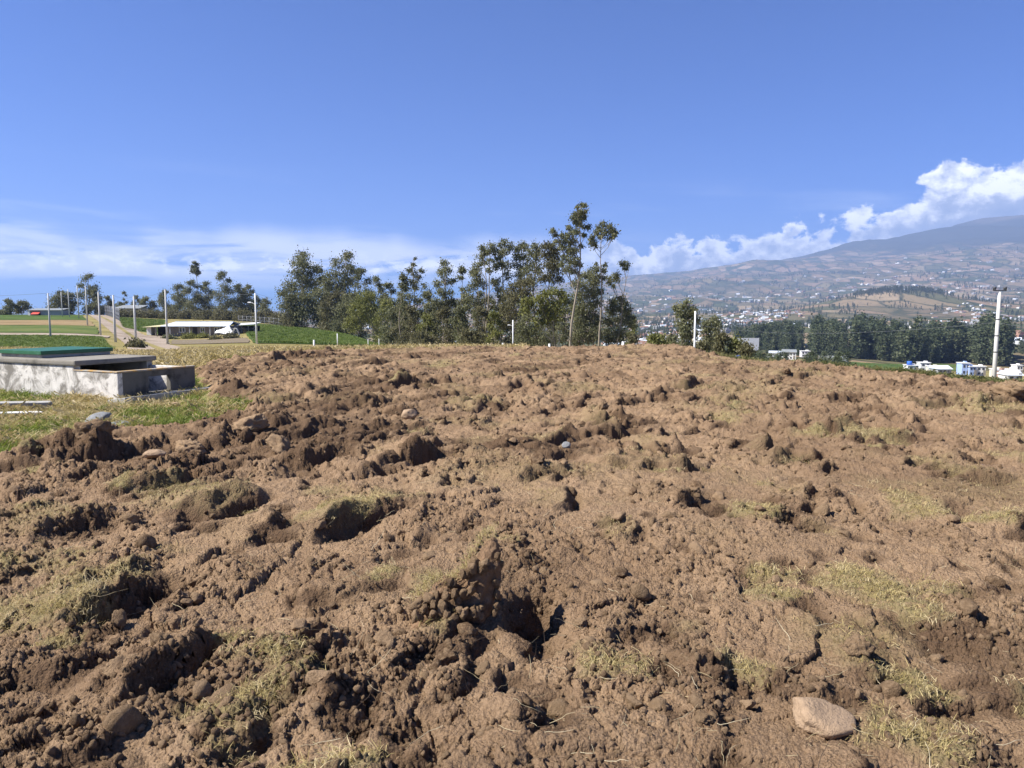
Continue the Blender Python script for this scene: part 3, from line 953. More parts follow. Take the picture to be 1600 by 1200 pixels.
# ------------------------------------------------------------------ fields and dirt road on the left slope
def sheet(name, pts, mat, nu=40, nv=24, lift=0.05, wob=0.6):
    """four corners (px, D), near-left, near-right, far-right, far-left, laid on the ground"""
    P = [ground(*p) for p in pts]
    u, v = np.meshgrid(np.linspace(0, 1, nu), np.linspace(0, 1, nv))
    x = (1 - v) * ((1 - u) * P[0].x + u * P[1].x) + v * ((1 - u) * P[3].x + u * P[2].x)
    y = (1 - v) * ((1 - u) * P[0].y + u * P[1].y) + v * ((1 - u) * P[3].y + u * P[2].y)
    x = x + wob * (fbm2(x * .2, y * .2, 301, 3) - .5); y = y + wob * 3 * (fbm2(x * .2, y * .2, 303, 3) - .5)
    z = H(x, y) + lift
    idx = np.arange(nu * nv).reshape(nv, nu)
    q = np.stack([idx[:-1, :-1], idx[:-1, 1:], idx[1:, 1:], idx[1:, :-1]], -1).reshape(-1, 4)
    return tag(link(name, np_mesh(name, np.stack([x, y, z], -1).reshape(-1, 3), q, mat)), kind='structure')


sheet('dark_green_field', [(-300, 42), (178, 54), (158, 98), (-300, 84)], M['crop_dark'], lift=.06)
sheet('farm_path', [(-300, 85), (165, 99), (170, 108), (-300, 92)], M['dirt'], lift=.07, wob=.4)
sheet('olive_field', [(-300, 93), (152, 109), (150, 143), (-300, 124)], M['crop_olive'], lift=.06)
sheet('stubble_field', [(-300, 125), (148, 144), (140, 178), (-300, 158)], M['stubble'], lift=.06)
sheet('upper_green_field', [(-300, 159), (136, 179), (128, 235), (-300, 235)], M['crop'], lift=.06)
sheet('green_meadow', [(190, 150), (245, 138), (260, 225), (182, 225)], M['crop'], lift=.06)
sheet('crop_field', [(398, 92), (640, 98), (545, 172), (372, 200)], M['crop'], 60, 40, lift=.06)
sheet('bare_plot', [(262, 96), (390, 96), (385, 118), (268, 118)], simple('grey_brown_plot', (0.17, 0.135, 0.085), 1.0, 0.25, 0.3), lift=.06)


def road():
    path = [(262, 50), (248, 66), (232, 84), (214, 104), (200, 124), (186, 148), (172, 178), (160, 210), (150, 250), (143, 300)]
    n = 70
    pp = np.array([[*ground(*p)][:2] for p in path])
    t = np.linspace(0, len(path) - 1, n)
    cx = np.interp(t, range(len(path)), pp[:, 0]); cy = np.interp(t, range(len(path)), pp[:, 1])
    cx = np.convolve(np.pad(cx, 3, 'edge'), np.ones(7) / 7, 'valid'); cy = np.convolve(np.pad(cy, 3, 'edge'), np.ones(7) / 7, 'valid')
    tx = np.gradient(cx); ty = np.gradient(cy); L = np.hypot(tx, ty); nx = -ty / L; ny = tx / L

    def strip(name, o0, o1, mat, lift):
        k = 9
        offs = np.linspace(o0, o1, k)
        x = cx[:, None] + nx[:, None] * offs; y = cy[:, None] + ny[:, None] * offs
        x = x + .35 * (fbm2(x * .5, y * .5, 61, 3) - .5)
        z = H(x, y) + lift
        idx = np.arange(n * k).reshape(n, k)
        q = np.stack([idx[:-1, :-1], idx[1:, :-1], idx[1:, 1:], idx[:-1, 1:]], -1).reshape(-1, 4)
        return tag(link(name, np_mesh(name, np.stack([x, y, z], -1).reshape(-1, 3), q, mat)), kind='structure')
    strip('dirt_road', -2.6, 2.6, M['dirt'], .09)
    strip('road_grass_strip', -.45, .35, M['pasture'], .12)
    sheet('farm_yard', [(238, 92), (262, 98), (256, 132), (214, 128)], M['dirt'], 20, 16, lift=.075)


road()


# ------------------------------------------------------------------ scatter with geometry nodes (stuff)
def scatter(name, pts, rot, scl, idx, sources, label, cat):
    me = bpy.data.meshes.new(name)
    me.vertices.add(len(pts))
    me.vertices.foreach_set('co', np.asarray(pts, np.float32).ravel())
    a = me.attributes.new('rot', 'FLOAT_VECTOR', 'POINT'); a.data.foreach_set('vector', np.asarray(rot, np.float32).ravel())
    scl = np.asarray(scl, np.float32)
    if scl.ndim == 1: scl = np.repeat(scl[:, None], 3, 1)
    a = me.attributes.new('scl', 'FLOAT_VECTOR', 'POINT'); a.data.foreach_set('vector', scl.ravel())
    a = me.attributes.new('idx', 'INT', 'POINT'); a.data.foreach_set('value', np.asarray(idx, np.int32))
    o = link(name, me)
    col = bpy.data.collections.new(name + '_pieces')
    for i, s in enumerate(sources):
        so_ = bpy.data.objects.new('%s_piece_%02d' % (name, i), s)
        col.objects.link(so_)
    ng = bpy.data.node_groups.new(name + '_nodes', 'GeometryNodeTree')
    ng.interface.new_socket('Geometry', in_out='INPUT', socket_type='NodeSocketGeometry')
    ng.interface.new_socket('Geometry', in_out='OUTPUT', socket_type='NodeSocketGeometry')
    N = ng.nodes
    gi = N.new('NodeGroupInput'); go = N.new('NodeGroupOutput')
    ci = N.new('GeometryNodeCollectionInfo'); ci.inputs['Collection'].default_value = col
    ci.inputs['Separate Children'].default_value = True
    ci.inputs['Reset Children'].default_value = True
    ip = N.new('GeometryNodeInstanceOnPoints'); ip.inputs['Pick Instance'].default_value = True

    def att(nm, dt):
        n = N.new('GeometryNodeInputNamedAttribute'); n.data_type = dt; n.inputs['Name'].default_value = nm
        return n.outputs['Attribute']
    L = ng.links
    L.new(gi.outputs[0], ip.inputs['Points']); L.new(ci.outputs[0], ip.inputs['Instance'])
    L.new(att('idx', 'INT'), ip.inputs['Instance Index'])
    e2r = N.new('FunctionNodeEulerToRotation')
    L.new(att('rot', 'FLOAT_VECTOR'), e2r.inputs[0]); L.new(e2r.outputs[0], ip.inputs['Rotation'])
    L.new(att('scl', 'FLOAT_VECTOR'), ip.inputs['Scale'])
    L.new(ip.outputs[0], go.inputs[0])
    md = o.modifiers.new('scatter', 'NODES'); md.node_group = ng
    return tag(o, label, cat, kind='stuff')


def ico(sub):
    bm = bmesh.new()
    bmesh.ops.create_icosphere(bm, subdivisions=sub, radius=1.0)
    v = np.array([x.co[:] for x in bm.verts]); f = np.array([[x.index for x in fc.verts] for fc in bm.faces])
    bm.free()
    return v, f


ICO = {k: ico(k) for k in (2, 3, 4, 5)}


def lump(name, seed, mat, sub=3, dims=(1, 1, .7), cuts=7, n1=.30, n2=.16, f1=1.4, f2=4.0, n3=0.0, smooth=True):
    v, f = ICO[sub]
    v = v.copy()
    r = np.random.default_rng(seed)
    for k in range(cuts):
        d = r.normal(size=3); d /= np.linalg.norm(d)
        lim = r.uniform(.5, .86)
        s = v @ d
        v -= np.where(s > lim, s - lim, 0)[:, None] * d * .9
    off = r.uniform(0, 50, 3)
    k = 1 + n1 * 2 * (vn3(v * f1 + off, seed) - .5) + n2 * 2 * (vn3(v * f2 + off, seed + 1) - .5) + n3 * 2 * (vn3(v * f2 * 2.7 + off, seed + 2) - .5)
    v = v * k[:, None] * np.array(dims)
    return np_mesh(name, v, f, mat, smooth)


CLODS = [lump('clod_shape', 40 + i, M['clod'], 2, (1, rng.uniform(.65, 1), rng.uniform(.5, .85)), 9, .16, .16, n3=.10, smooth=False) for i in range(8)]


def blade_mesh(name, n, hgt, spread, lean, width, mat, seed, flat=0.0):
    r = np.random.default_rng(seed)
    co = []; fa = []
    for k in range(n):
        a = r.uniform(0, 6.283); rr = spread * math.sqrt(r.random())
        bx, by = rr * math.cos(a), rr * math.sin(a)
        h = hgt * r.uniform(.5, 1.15); t = r.uniform(0, 6.283); ln = h * lean * r.uniform(.3, 1.5)
        dx, dy = math.cos(t), math.sin(t); w = width * r.uniform(.7, 1.3)
        h *= (1 - flat * r.random())
        sx, sy = -dy * w, dx * w
        b = len(co)
        co += [(bx - sx, by - sy, -.01), (bx + sx, by + sy, -.01),
               (bx + dx * ln * .35 + sx * .8, by + dy * ln * .35 + sy * .8, h * .62), (bx + dx * ln * .35 - sx * .8, by + dy * ln * .35 - sy * .8, h * .62),
               (bx + dx * ln + sx * .12, by + dy * ln + sy * .12, h * r.uniform(.8, 1.05)), (bx + dx * ln - sx * .12, by + dy * ln - sy * .12, h)]
        fa += [(b, b + 1, b + 2, b + 3), (b + 3, b + 2, b + 4, b + 5)]
    return np_mesh(name, co, fa, mat, True)


TUFT_DRY = [blade_mesh('dry_tuft', 18, .022, .06, 1.7, .0014, M['grass_dry'], 10 + i, .4) for i in range(5)]
TUFT_DRY += [blade_mesh('matted_tuft', 15, .016, .08, 3.4, .0013, M['grass_dry'], 20 + i, .5) for i in range(4)]
TUFT_LONG = [blade_mesh('long_tuft', 24, .12, .07, .8, .004, M['grass_green'], 30 + i, .2) for i in range(5)]
TUFT_LDRY = [blade_mesh('long_dry_tuft', 22, .14, .07, .9, .0035, M['grass_dry'], 90 + i, .3) for i in range(4)]
TUFT_FAR = [blade_mesh('pasture_tuft', 18, .22, .16, .8, .012, M['grass_dry'], 50 + i, .2) for i in range(4)]
TUFT_TALL = [blade_mesh('tall_tuft', 16, .32, .14, .6, .006, M['grass_edge'], 70 + i, .2) for i in range(4)]


def strand_mesh(seed, L, mat):
    r = np.random.default_rng(seed)
    p = Vector((0, 0, .004)); d = Vector((1, 0, .15)); pts = [p.copy()]
    for k in range(6):
        d = (d + Vector((0, r.normal(0, .35), r.normal(-.02, .25)))).normalized()
        p = p + d * (L / 6); pts.append(p.copy())
    mb = MB(); mb.tube(pts, [.0011, .0014, .0014, .0013, .0011, .0009, .0006], 4)
    me = bpy.data.meshes.new('strand'); me.from_pydata(mb.v, [], mb.f); me.materials.append(mat); me.update()
    return me


def near_points(n, dmin, dmax, power=1.0, amax=.9):
    """random points on the near ground; power 0 = even in the picture, 2 = even on the ground"""
    a = rng.uniform(-amax, amax, n)
    u = rng.random(n)
    if power == 0: D = np.exp(math.log(dmin) + u * (math.log(dmax) - math.log(dmin)))
    else: D = (dmin ** power + u * (dmax ** power - dmin ** power)) ** (1 / power)
    return a * D, D


def do_scatter():
    SMf = SM
    # crumbs
    x, y = near_points(190000, 1.5, 34, .3)
    sm = zfield(x, y, SMf); ro = zfield(x, y, rough)
    cl = zfield(x, y, rough2)
    keep = (sm > .6) & (rng.random(len(x)) < np.clip(cl, .03, 1) * .7)
    x, y = x[keep], y[keep]
    s = (.0040 + .022 * rng.random(len(x)) ** 6.0) * np.clip(.75 + y * .055, .9, 2.0)
    xs, ys = near_points(150000, 1.6, 30, .35)
    ks = rng.random(len(xs)) < zfield(xs, ys, STEEP) * .22
    xs, ys = xs[ks], ys[ks]
    x = np.concatenate([x, xs]); y = np.concatenate([y, ys])
    s = np.concatenate([s, (.005 + .020 * rng.random(len(xs)) ** 3) * np.clip(.75 + ys * .055, .9, 2.0)])
    big = rng.random(len(x)) < .003
    s = np.where(big, s + .02 + .03 * rng.random(len(x)), s)
    z = zfield(x, y) + s * .15
    scatter('soil_crumbs', np.stack([x, y, z], -1), rng.uniform(0, 6.28, (len(x), 3)), s * 1.15, rng.integers(0, len(CLODS), len(x)), CLODS,
            'loose crumbs of brown earth strewn over the ploughed field', 'soil')
    # dry turf blades
    x, y = near_points(230000, 1.6, 34, .7)
    tf = zfield(x, y, TURF)
    keep = rng.random(len(x)) < (tf ** 2.0) * .6
    x, y = x[keep], y[keep]
    x, y = x[:46000], y[:46000]
    n = len(x)
    sc = rng.uniform(.6, 1.25, n) * np.clip(.72 + y * .035, .8, 1.7)
    scatter('field_grass', np.stack([x, y, zfield(x, y) + .001], -1), np.stack([rng.normal(0, .3, n), rng.normal(0, .3, n), rng.uniform(0, 6.28, n)], -1), sc,
            rng.integers(0, 9, n), TUFT_DRY, 'dry yellow grass left in patches on the ploughed field', 'grass')
    # single wisps everywhere in the field
    x, y = near_points(9000, 1.6, 30, .3)
    keep = (zfield(x, y, SMf) > .7) & (rng.random(len(x)) < .55); x, y = x[keep], y[keep]; n = len(x)
    ST = [strand_mesh(i, .12 + .05 * (i % 4), M['straw'] if i < 6 else M['root']) for i in range(9)]
    sel = fbm2(x * 1.1 + 7, y * 1.1, 431, 3) > .50
    x, y = x[sel], y[sel]; n = len(x)
    scatter('straw_and_roots', np.stack([x, y, zfield(x, y) + .006], -1), np.stack([rng.normal(0, .3, n), rng.normal(-.1, .3, n), rng.uniform(0, 6.28, n)], -1),
            rng.uniform(.3, .95, n), rng.integers(0, 9, n), ST, 'pale straws and thin roots strewn over the broken soil', 'straw')
    # long grass round the tank
    x, y = near_points(150000, 3.0, 25, 1.3)
    keep = (zfield(x, y, SMf) < .4) & (x < -1); x, y = x[keep], y[keep]
    tank = in_poly(x, y, np.array([tk(0, -.02), tk(7, -.02), tk(7, 1.75), tk(0, 1.75)]))
    x, y = x[~tank], y[~tank]
    gsel = rng.random(len(x)) < np.clip(.35 + (fbm2(x * .7, y * .7, 451, 3) - .4) * 2.2, .12, 1)
    x, y = x[gsel], y[gsel]; x, y = x[:30000], y[:30000]; n = len(x)
    scatter('verge_grass', np.stack([x, y, zfield(x, y)], -1), np.stack([rng.normal(0, .2, n), rng.normal(0, .2, n), rng.uniform(0, 6.28, n)], -1),
            rng.uniform(.45, 1.15, n), np.where(fbm2(x * .9, y * .9, 461, 3) + rng.normal(0, .10, n) > .56, 5 + rng.integers(0, 4, n), rng.integers(0, 5, n)), TUFT_LONG + TUFT_LDRY, 'green and straw coloured grass growing round the concrete tank', 'grass')
    # dry pasture behind the tank and the field
    D = np.exp(rng.uniform(math.log(19), math.log(75), 60000)); a = rng.uniform(-.95, .02, 60000)
    x, y = a * D, D
    inner = (y < DN1 - .5)
    sm = np.where(inner, zfield(x, np.minimum(y, DN1 - .1), SMf), 0)
    keep = (sm < .3) & ((y < 50) | (a > -.53)) & (~((a > -.56) & (a < -.45) & (y > 46)))
    x, y, inner = x[keep], y[keep], inner[keep]
    z = np.where(inner, zfield(x, np.minimum(y, DN1 - .1)), H(x, y)); n = len(x)
    x, y, z = x[:26000], y[:26000], z[:26000]; n = len(x)
    scatter('pasture_grass', np.stack([x, y, z], -1), np.stack([rng.normal(0, .15, n), rng.normal(0, .15, n), rng.uniform(0, 6.28, n)], -1),
            rng.uniform(.5, 1.2, n), rng.integers(0, 4, n), TUFT_FAR, 'dry yellow pasture grass beyond the ploughed field', 'grass')
    # green fringe along the falling right edge
    pe = np.array([on_plane(px, py) for px, py in EDGE_PX if px >= 1060])
    t = rng.uniform(0, len(pe) - 1.001, 9000) ; NE = 9000; i = t.astype(int); f = (t - i)[:, None]
    p = pe[i] * (1 - f) + pe[i + 1] * f
    off = np.abs(rng.normal(0, 1.0, 9000))
    p = p * (1 + (off / np.linalg.norm(p, axis=1)))[:, None]
    x, y = p[:, 0], p[:, 1]
    ok = (y > 2) & (np.abs(x) < AN * y * .99) & (y < 36) & (rng.random(9000) < np.clip((x / y - .15) * 3, .15, .6)); x, y = x[ok], y[ok]; n = len(x)
    scatter('edge_grass', np.stack([x, y, zfield(x, y)], -1), np.stack([rng.normal(0, .15, n), rng.normal(0, .15, n), rng.uniform(0, 6.28, n)], -1),
            rng.uniform(.25, 1.0, n) * .7, rng.integers(0, 4, n), TUFT_TALL, 'green grass fringing the far right edge of the ploughed field', 'grass')


# ------------------------------------------------------------------ concrete tank
TC = Vector((-7.05, 13.1, 0)); EL = Vector((-0.9, 0.436, 0)).normalized(); ES = Vector((0.436, 0.9, 0)).normalized()


def tk(l, s):
    p = TC + EL * l + ES * s
    return (p.x, p.y)


do_scatter()


def tank():
    zb = -.12
    root = empty('concrete_tank', (*tk(0, 0), zb))
    root.rotation_euler = (0, 0, math.atan2(-EL.y, -EL.x))      # local -x along the long face, +y along the short one
    tag(root, 'low weathered concrete water tank with green lid and open chamber', 'water tank')

    def b(name, l0, l1, s0, s1, z0, z1, mat, par=root, bev=.012):
        mb = MB(); mb.box((-(l0 + l1) / 2, (s0 + s1) / 2, (z0 + z1) / 2 - zb), (l1 - l0, s1 - s0, z1 - z0))
        return mb.build(name, mat, par, bevel=bev)
    h = .50
    # open valve chamber, its end wall pierced by a square hole
    b('long_wall', .0, 1.22, .0, .10, -.2, h - .02, M['whitewash'])
    b('back_wall', .1, 1.22, 1.58, 1.68, -.2, h - .012, M['whitewash'])
    ew = MB()
    for (s0, s1, z0, z1) in ((.102, .62, -.2, h - .02), (1.10, 1.68, -.2, h - .02), (.62, 1.10, -.2, .08), (.62, 1.10, .37, h - .02)):
        ew.box((-.05, (s0 + s1) / 2, (z0 + z1) / 2 - zb), (.10, s1 - s0, z1 - z0))
    ew.build('end_wall', M['concrete_dark'], root)
    b('end_rim', -.012, .115, -.012, 1.69, h - .018, h + .012, M['lichen'])
    b('side_rim', .118, 1.22, -.010, .112, h - .018, h + .006, M['lichen'])
    b('chamber_floor', .1, 1.22, .1, 1.58, -.2, -.02, M['concrete'], bev=0)
    # main tank with thick slab roof hanging over the chamber
    b('tank_wall', 1.222, 7.0, .003, .14, -.25, .572, M['whitewash'])
    b('tank_back_wall', 1.222, 7.0, 1.55, 1.677, -.25, .572, M['concrete'])
    b('tank_floor', 1.222, 7.0, .14, 1.55, -.25, .02, M['shade'], bev=0)
    sl = b('roof_slab', 1.13, 7.05, -.03, 1.72, .574, .675, M['slab'], bev=.03)
    # lid
    b('lid_plinth', 2.40, 3.72, .16, 1.60, .677, .745, M['concrete'])
    b('lid_cover', 2.36, 3.76, .12, 1.64, .742, .815, M['lid'], bev=.008)
    # broken kerb strip before the end wall
    k = MB(); p = [tk(-.18, -.35), tk(-.02, 1.8), tk(-.42, 1.85), tk(-.62, -.33)]
    k.hexa([(*q, -.2) for q in p] + [(*q, .05 + .02 * i) for i, q in enumerate(p)])
    o = k.build('concrete_kerb', M['concrete'], None, bevel=.012)
    tag(o, 'pale concrete kerb strip lying before the tank end wall', 'kerb')
    for px, py, w, d, z, rz, lab in ((22, 652, .75, .10, .10, .35, 'thin pale concrete edging strip in grass at left frame edge'),
                                     (20, 640, 1.1, .14, .14, .30, 'dark mossy concrete edging bar behind the pale strip')):
        X, Yc = on_plane(px, py)
        mb = MB(); mb.box((0, 0, 0), (w, d, z))
        o = mb.build('edging_strip', M['white_post'] if w < 1 else M['concrete'], None, bevel=.012)
        o.location = (X, Yc, zf(X, Yc) + z * .6); o.rotation_euler = (.1, .02, rz)
        tag(o, lab, 'edging')


tank()


# ------------------------------------------------------------------ stones, clods and the big sod
def place_lump(name, px, py, wpx, seed, mat, label, cat, group=None, dims=(1, .8, .62), sub=4, rz=0.0, sink=.35, dist=None, tilt=(0, 0), **kw):
    X, Yc = on_plane(px, py)
    D = math.hypot(Yc, EYE)
    r = wpx / FPX * D / 2 * (.62 if cat == 'clod' else 1.0)
    me = lump(name, seed, mat, sub, dims, **kw)
    o = link(name, me)
    o.scale = (r, r, r)
    o.location = (X, Yc, zf(X, Yc) + r * dims[2] * (1 - 2 * sink))
    o.rotation_euler = (tilt[0], tilt[1], rz)
    return tag(o, label, cat, group)


def clods():
    place_lump('stone', 1278, 1142, 90, 501, M['stone'], 'large smooth tan stone lying near the bottom right corner', 'stone', dims=(1, .9, .50), cuts=5, n1=.17, n2=.06, n3=.025, rz=-.4, sink=.36, sub=4)
    place_lump('stone', 152, 662, 42, 502, M['stone_grey'], 'blue grey angular stone propped beside the grassy ditch', 'stone', dims=(1, .6, .6), cuts=6, n1=.12, n2=.05, rz=.5, tilt=(.2, -.4), sink=.2)
    place_lump('stone', 188, 668, 38, 503, M['stone_grey'], 'flat pale stone right of the blue grey stone', 'stone', dims=(1, .6, .45), cuts=6, n1=.12, n2=.05, rz=-.1, sink=.25)
    place_lump('stone', 242, 730, 34, 504, M['stone'], 'flat tan stone among the dark clods at left', 'stone', dims=(1, .7, .45), cuts=6, n1=.14, n2=.06, rz=.1, sink=.2)
    place_lump('stone', 272, 634, 18, 505, M['stone'], 'small tan stone before the tank kerb strip', 'stone', dims=(1, .7, .6), cuts=6, n1=.14, n2=.06, sink=.1)
    place_lump('stone', 330, 636, 22, 506, M['stone'], 'small tan stone right of the tank kerb', 'stone', dims=(1, .7, .6), cuts=6, n1=.14, n2=.06, sink=.1)
    place_lump('stone', 884, 720, 15, 507, M['stone_grey'], 'small pale grey stone in mid field above the dark mound', 'stone', dims=(1, .8, .7), cuts=6, n1=.14, n2=.06, sink=.1)
    place_lump('stone', 641, 664, 26, 508, M['stone'], 'pale squarish stone in the field left of centre', 'stone', dims=(1, .8, .8), cuts=7, n1=.14, n2=.06, sink=.1)
    # the big upturned sod and its companions
    X, Yc = on_plane(752, 985)
    root = empty('upturned_sod', (X, Yc, zf(X - .1, Yc)))
    root.scale = (.82, .82, .88)
    tag(root, 'tall upturned sod standing over the black hole at centre', 'sod')

    # a broken slice standing on edge: low at the left, high at the right, grass along its crest
    r = np.random.default_rng(88)
    v, f = ICO[5]
    v = np.sign(v) * np.abs(v) ** .55
    t = np.clip((v[:, 0] + 1) / 2, 0, 1)
    hgt = .05 + .36 * t ** 1.15 + .05 * np.sin(t * 9)
    q = np.stack([-.40 + .50 * t + .04 * v[:, 2], v[:, 1] * (.075 + .05 * (1 - v[:, 2]) * .5) + .10 * (t - .5) + .05 * v[:, 2], (v[:, 2] + 1) / 2 * (hgt + .14) - .14], -1)
    dn = v / np.linalg.norm(v, axis=1)[:, None]
    w = q + .05 * np.stack([vn3(q * 9, 5), vn3(q * 9, 6), vn3(q * 9, 7)], -1)
    cell = np.abs(vn3(w * 13, 3) - .5) * 2
    disp = .045 * (vn3(w * 8, 1) - .5) + .032 * (vn3(w * 24, 2) - .5) - .020 * np.clip(1 - cell / .2, 0, 1) + .022 * (vn3(w * 60, 4) - .5)
    q = q + dn * disp[:, None]
    link('slice', np_mesh('slice', q, f, M['sod'], True), root)

    def piece(nm, seed, dx, dy, dz, sc, rot, mat=M['clod'], **kw):
        o = link(nm, lump(nm, seed, mat, 4, **kw), root)
        o.location = (dx, dy, dz); o.scale = sc; o.rotation_euler = rot
    shp = [lump('lump', 603 + i, M['clod'], 3, (1, .85, .8), 12, .18, .18, n3=.13) for i in range(7)]
    for i in range(85):
        tt = r.random() ** .8; zt = .04 + .36 * tt ** 1.15
        front = r.random() < .78
        k = r.uniform(.014, .05) * (1.0 if front else .7)
        x0 = -.40 + .50 * tt if front else .10 + r.normal(0, .012)
        y0 = -.10 + .10 * (tt - .5) + r.normal(0, .02) if front else r.uniform(-.06, .10)
        z0 = r.uniform(-.08, .95) * zt if front else r.uniform(-.1, .36)
        if front: y0 += .05 * (2 * max(0, z0) / max(zt, .05) - 1)
        o = link('lump', shp[i % 7], root)
        o.location = (x0, y0, z0); o.scale = (k, k * r.uniform(.7, 1), k * r.uniform(.7, 1)); o.rotation_euler = tuple(r.uniform(0, 6, 3))
    co = []; fa = []
    for i in range(620):
        tt = r.random(); x0 = -.41 + .50 * tt + r.normal(0, .012); y0 = .10 * (tt - .5) + .05 + r.normal(.015, .04); z0 = .045 + .36 * tt ** 1.15 + .05 * math.sin(tt * 9) - abs(r.normal(0, .02))
        a = r.uniform(0, 6.28); L = r.uniform(.02, .06); up = r.uniform(.1, .9); dx, dy = math.cos(a) - .35, math.sin(a) - .25
        b0 = len(co); wd = .0014
        co += [(x0 - dy * wd, y0 + dx * wd, z0), (x0 + dy * wd, y0 - dx * wd, z0), (x0 + dx * L * .5 + dy * wd, y0 + dy * L * .5 - dx * wd, z0 + L * up), (x0 + dx * L * .5 - dy * wd, y0 + dy * L * .5 + dx * wd, z0 + L * up),
               (x0 + dx * L, y0 + dy * L, z0 + L * up * .8), (x0 + dx * L + .001, y0 + dy * L, z0 + L * up * .8)]
        fa += [(b0, b0 + 1, b0 + 2, b0 + 3), (b0 + 3, b0 + 2, b0 + 5, b0 + 4)]
    o = link('crest_grass', np_mesh('crest_grass', co, fa, M['sod_grass'], False, {'tint': np.repeat(r.random(620), 6)}), root)
    o['kind'] = 'stuff'
    named = [(702, 1058, 66, 'pale topped clod with dark flank below the big sod'), (635, 1100, 56, 'rounded clod low between the pale topped clod and bottom edge'),
             (600, 1040, 60, 'broad cracked clod left of the pale topped clod'), (905, 1000, 40, 'rounded clod right of the black hole'),
             (190, 1085, 92, 'tall split clod with dark right flank at lower left'), (255, 1050, 60, 'upright clod with black shadow pocket at lower left'),
             (1345, 1045, 80, 'root matted clod below the long grass sod'), (1025, 785, 50, 'cracked clod left in the cluster right of centre'),
             (1085, 795, 44, 'dark cracked clod right in the cluster right of centre'), (1110, 650, 50, 'leaning slab clod with black gap beneath, far right of centre'),
             (840, 752, 66, 'smooth dark mound clod in mid field'), (1245, 775, 40, 'long tilted clod lying right of the cracked cluster'),
             (940, 662, 40, 'dark upright clod in the far middle field'), (440, 735, 90, 'largest dark clod heap left of centre'),
             (395, 690, 80, 'dark clod heap behind the largest heap'), (150, 720, 100, 'big rounded earth heap beside the green verge'),
             (1575, 640, 80, 'black undercut slab at the right frame edge'), (1225, 596, 30, 'black clod near the right field edge'),
             (440, 562, 36, 'dark clod pile on the field rim before the farmhouse'), (488, 566, 28, 'second dark clod pile on the field rim, right of the first'),
             (655, 606, 36, 'black jagged clod in the far field left of centre'), (1095, 1150, 64, 'wedge clod at the bottom edge, left of the tan stone'),
             (520, 1050, 40, 'round clod at lower left of centre'), (300, 715, 70, 'crumbly clod heap below the green grass patch')]
    for k, (px, py, w, lab) in enumerate(named):
        place_lump('earth_clod', px, py, w, 700 + k, M['clod'], lab + '', 'clod', dims=(1, rng.uniform(.65, .9), rng.uniform(.5, .72)), cuts=9, n1=.30, n2=.24, n3=.16, rz=rng.uniform(0, 6.28), sink=.36, sub=4,
                   tilt=(rng.normal(0, .15), rng.normal(0, .15)))
    shared = [lump('earth_clod', 760 + i, M['clod'], 3, (1, rng.uniform(.6, .95), rng.uniform(.5, .75)), 9, .28, .2, n3=.10) for i in range(6)]
    for k in range(130):
        a = rng.uniform(-.68, .68); D = math.exp(rng.uniform(math.log(2.6), math.log(28)))
        x, y = a * D, D
        if float(zfield(np.array([x]), np.array([y]), SM)[0]) < .9: continue
        r = rng.uniform(.025, .055) * (1 + D * .05)
        o = link('earth_clod', shared[k % 6])
        o.scale = (r, r, r); o.rotation_euler = (rng.normal(0, .4), rng.normal(0, .4), rng.uniform(0, 6.28))
        o.location = (x, y, zf(x, y) + r * .15)
        tag(o, 'loose brown earth clod lying on the ploughed soil', 'clod', 'loose clods scattered over the ploughed field')


clods()


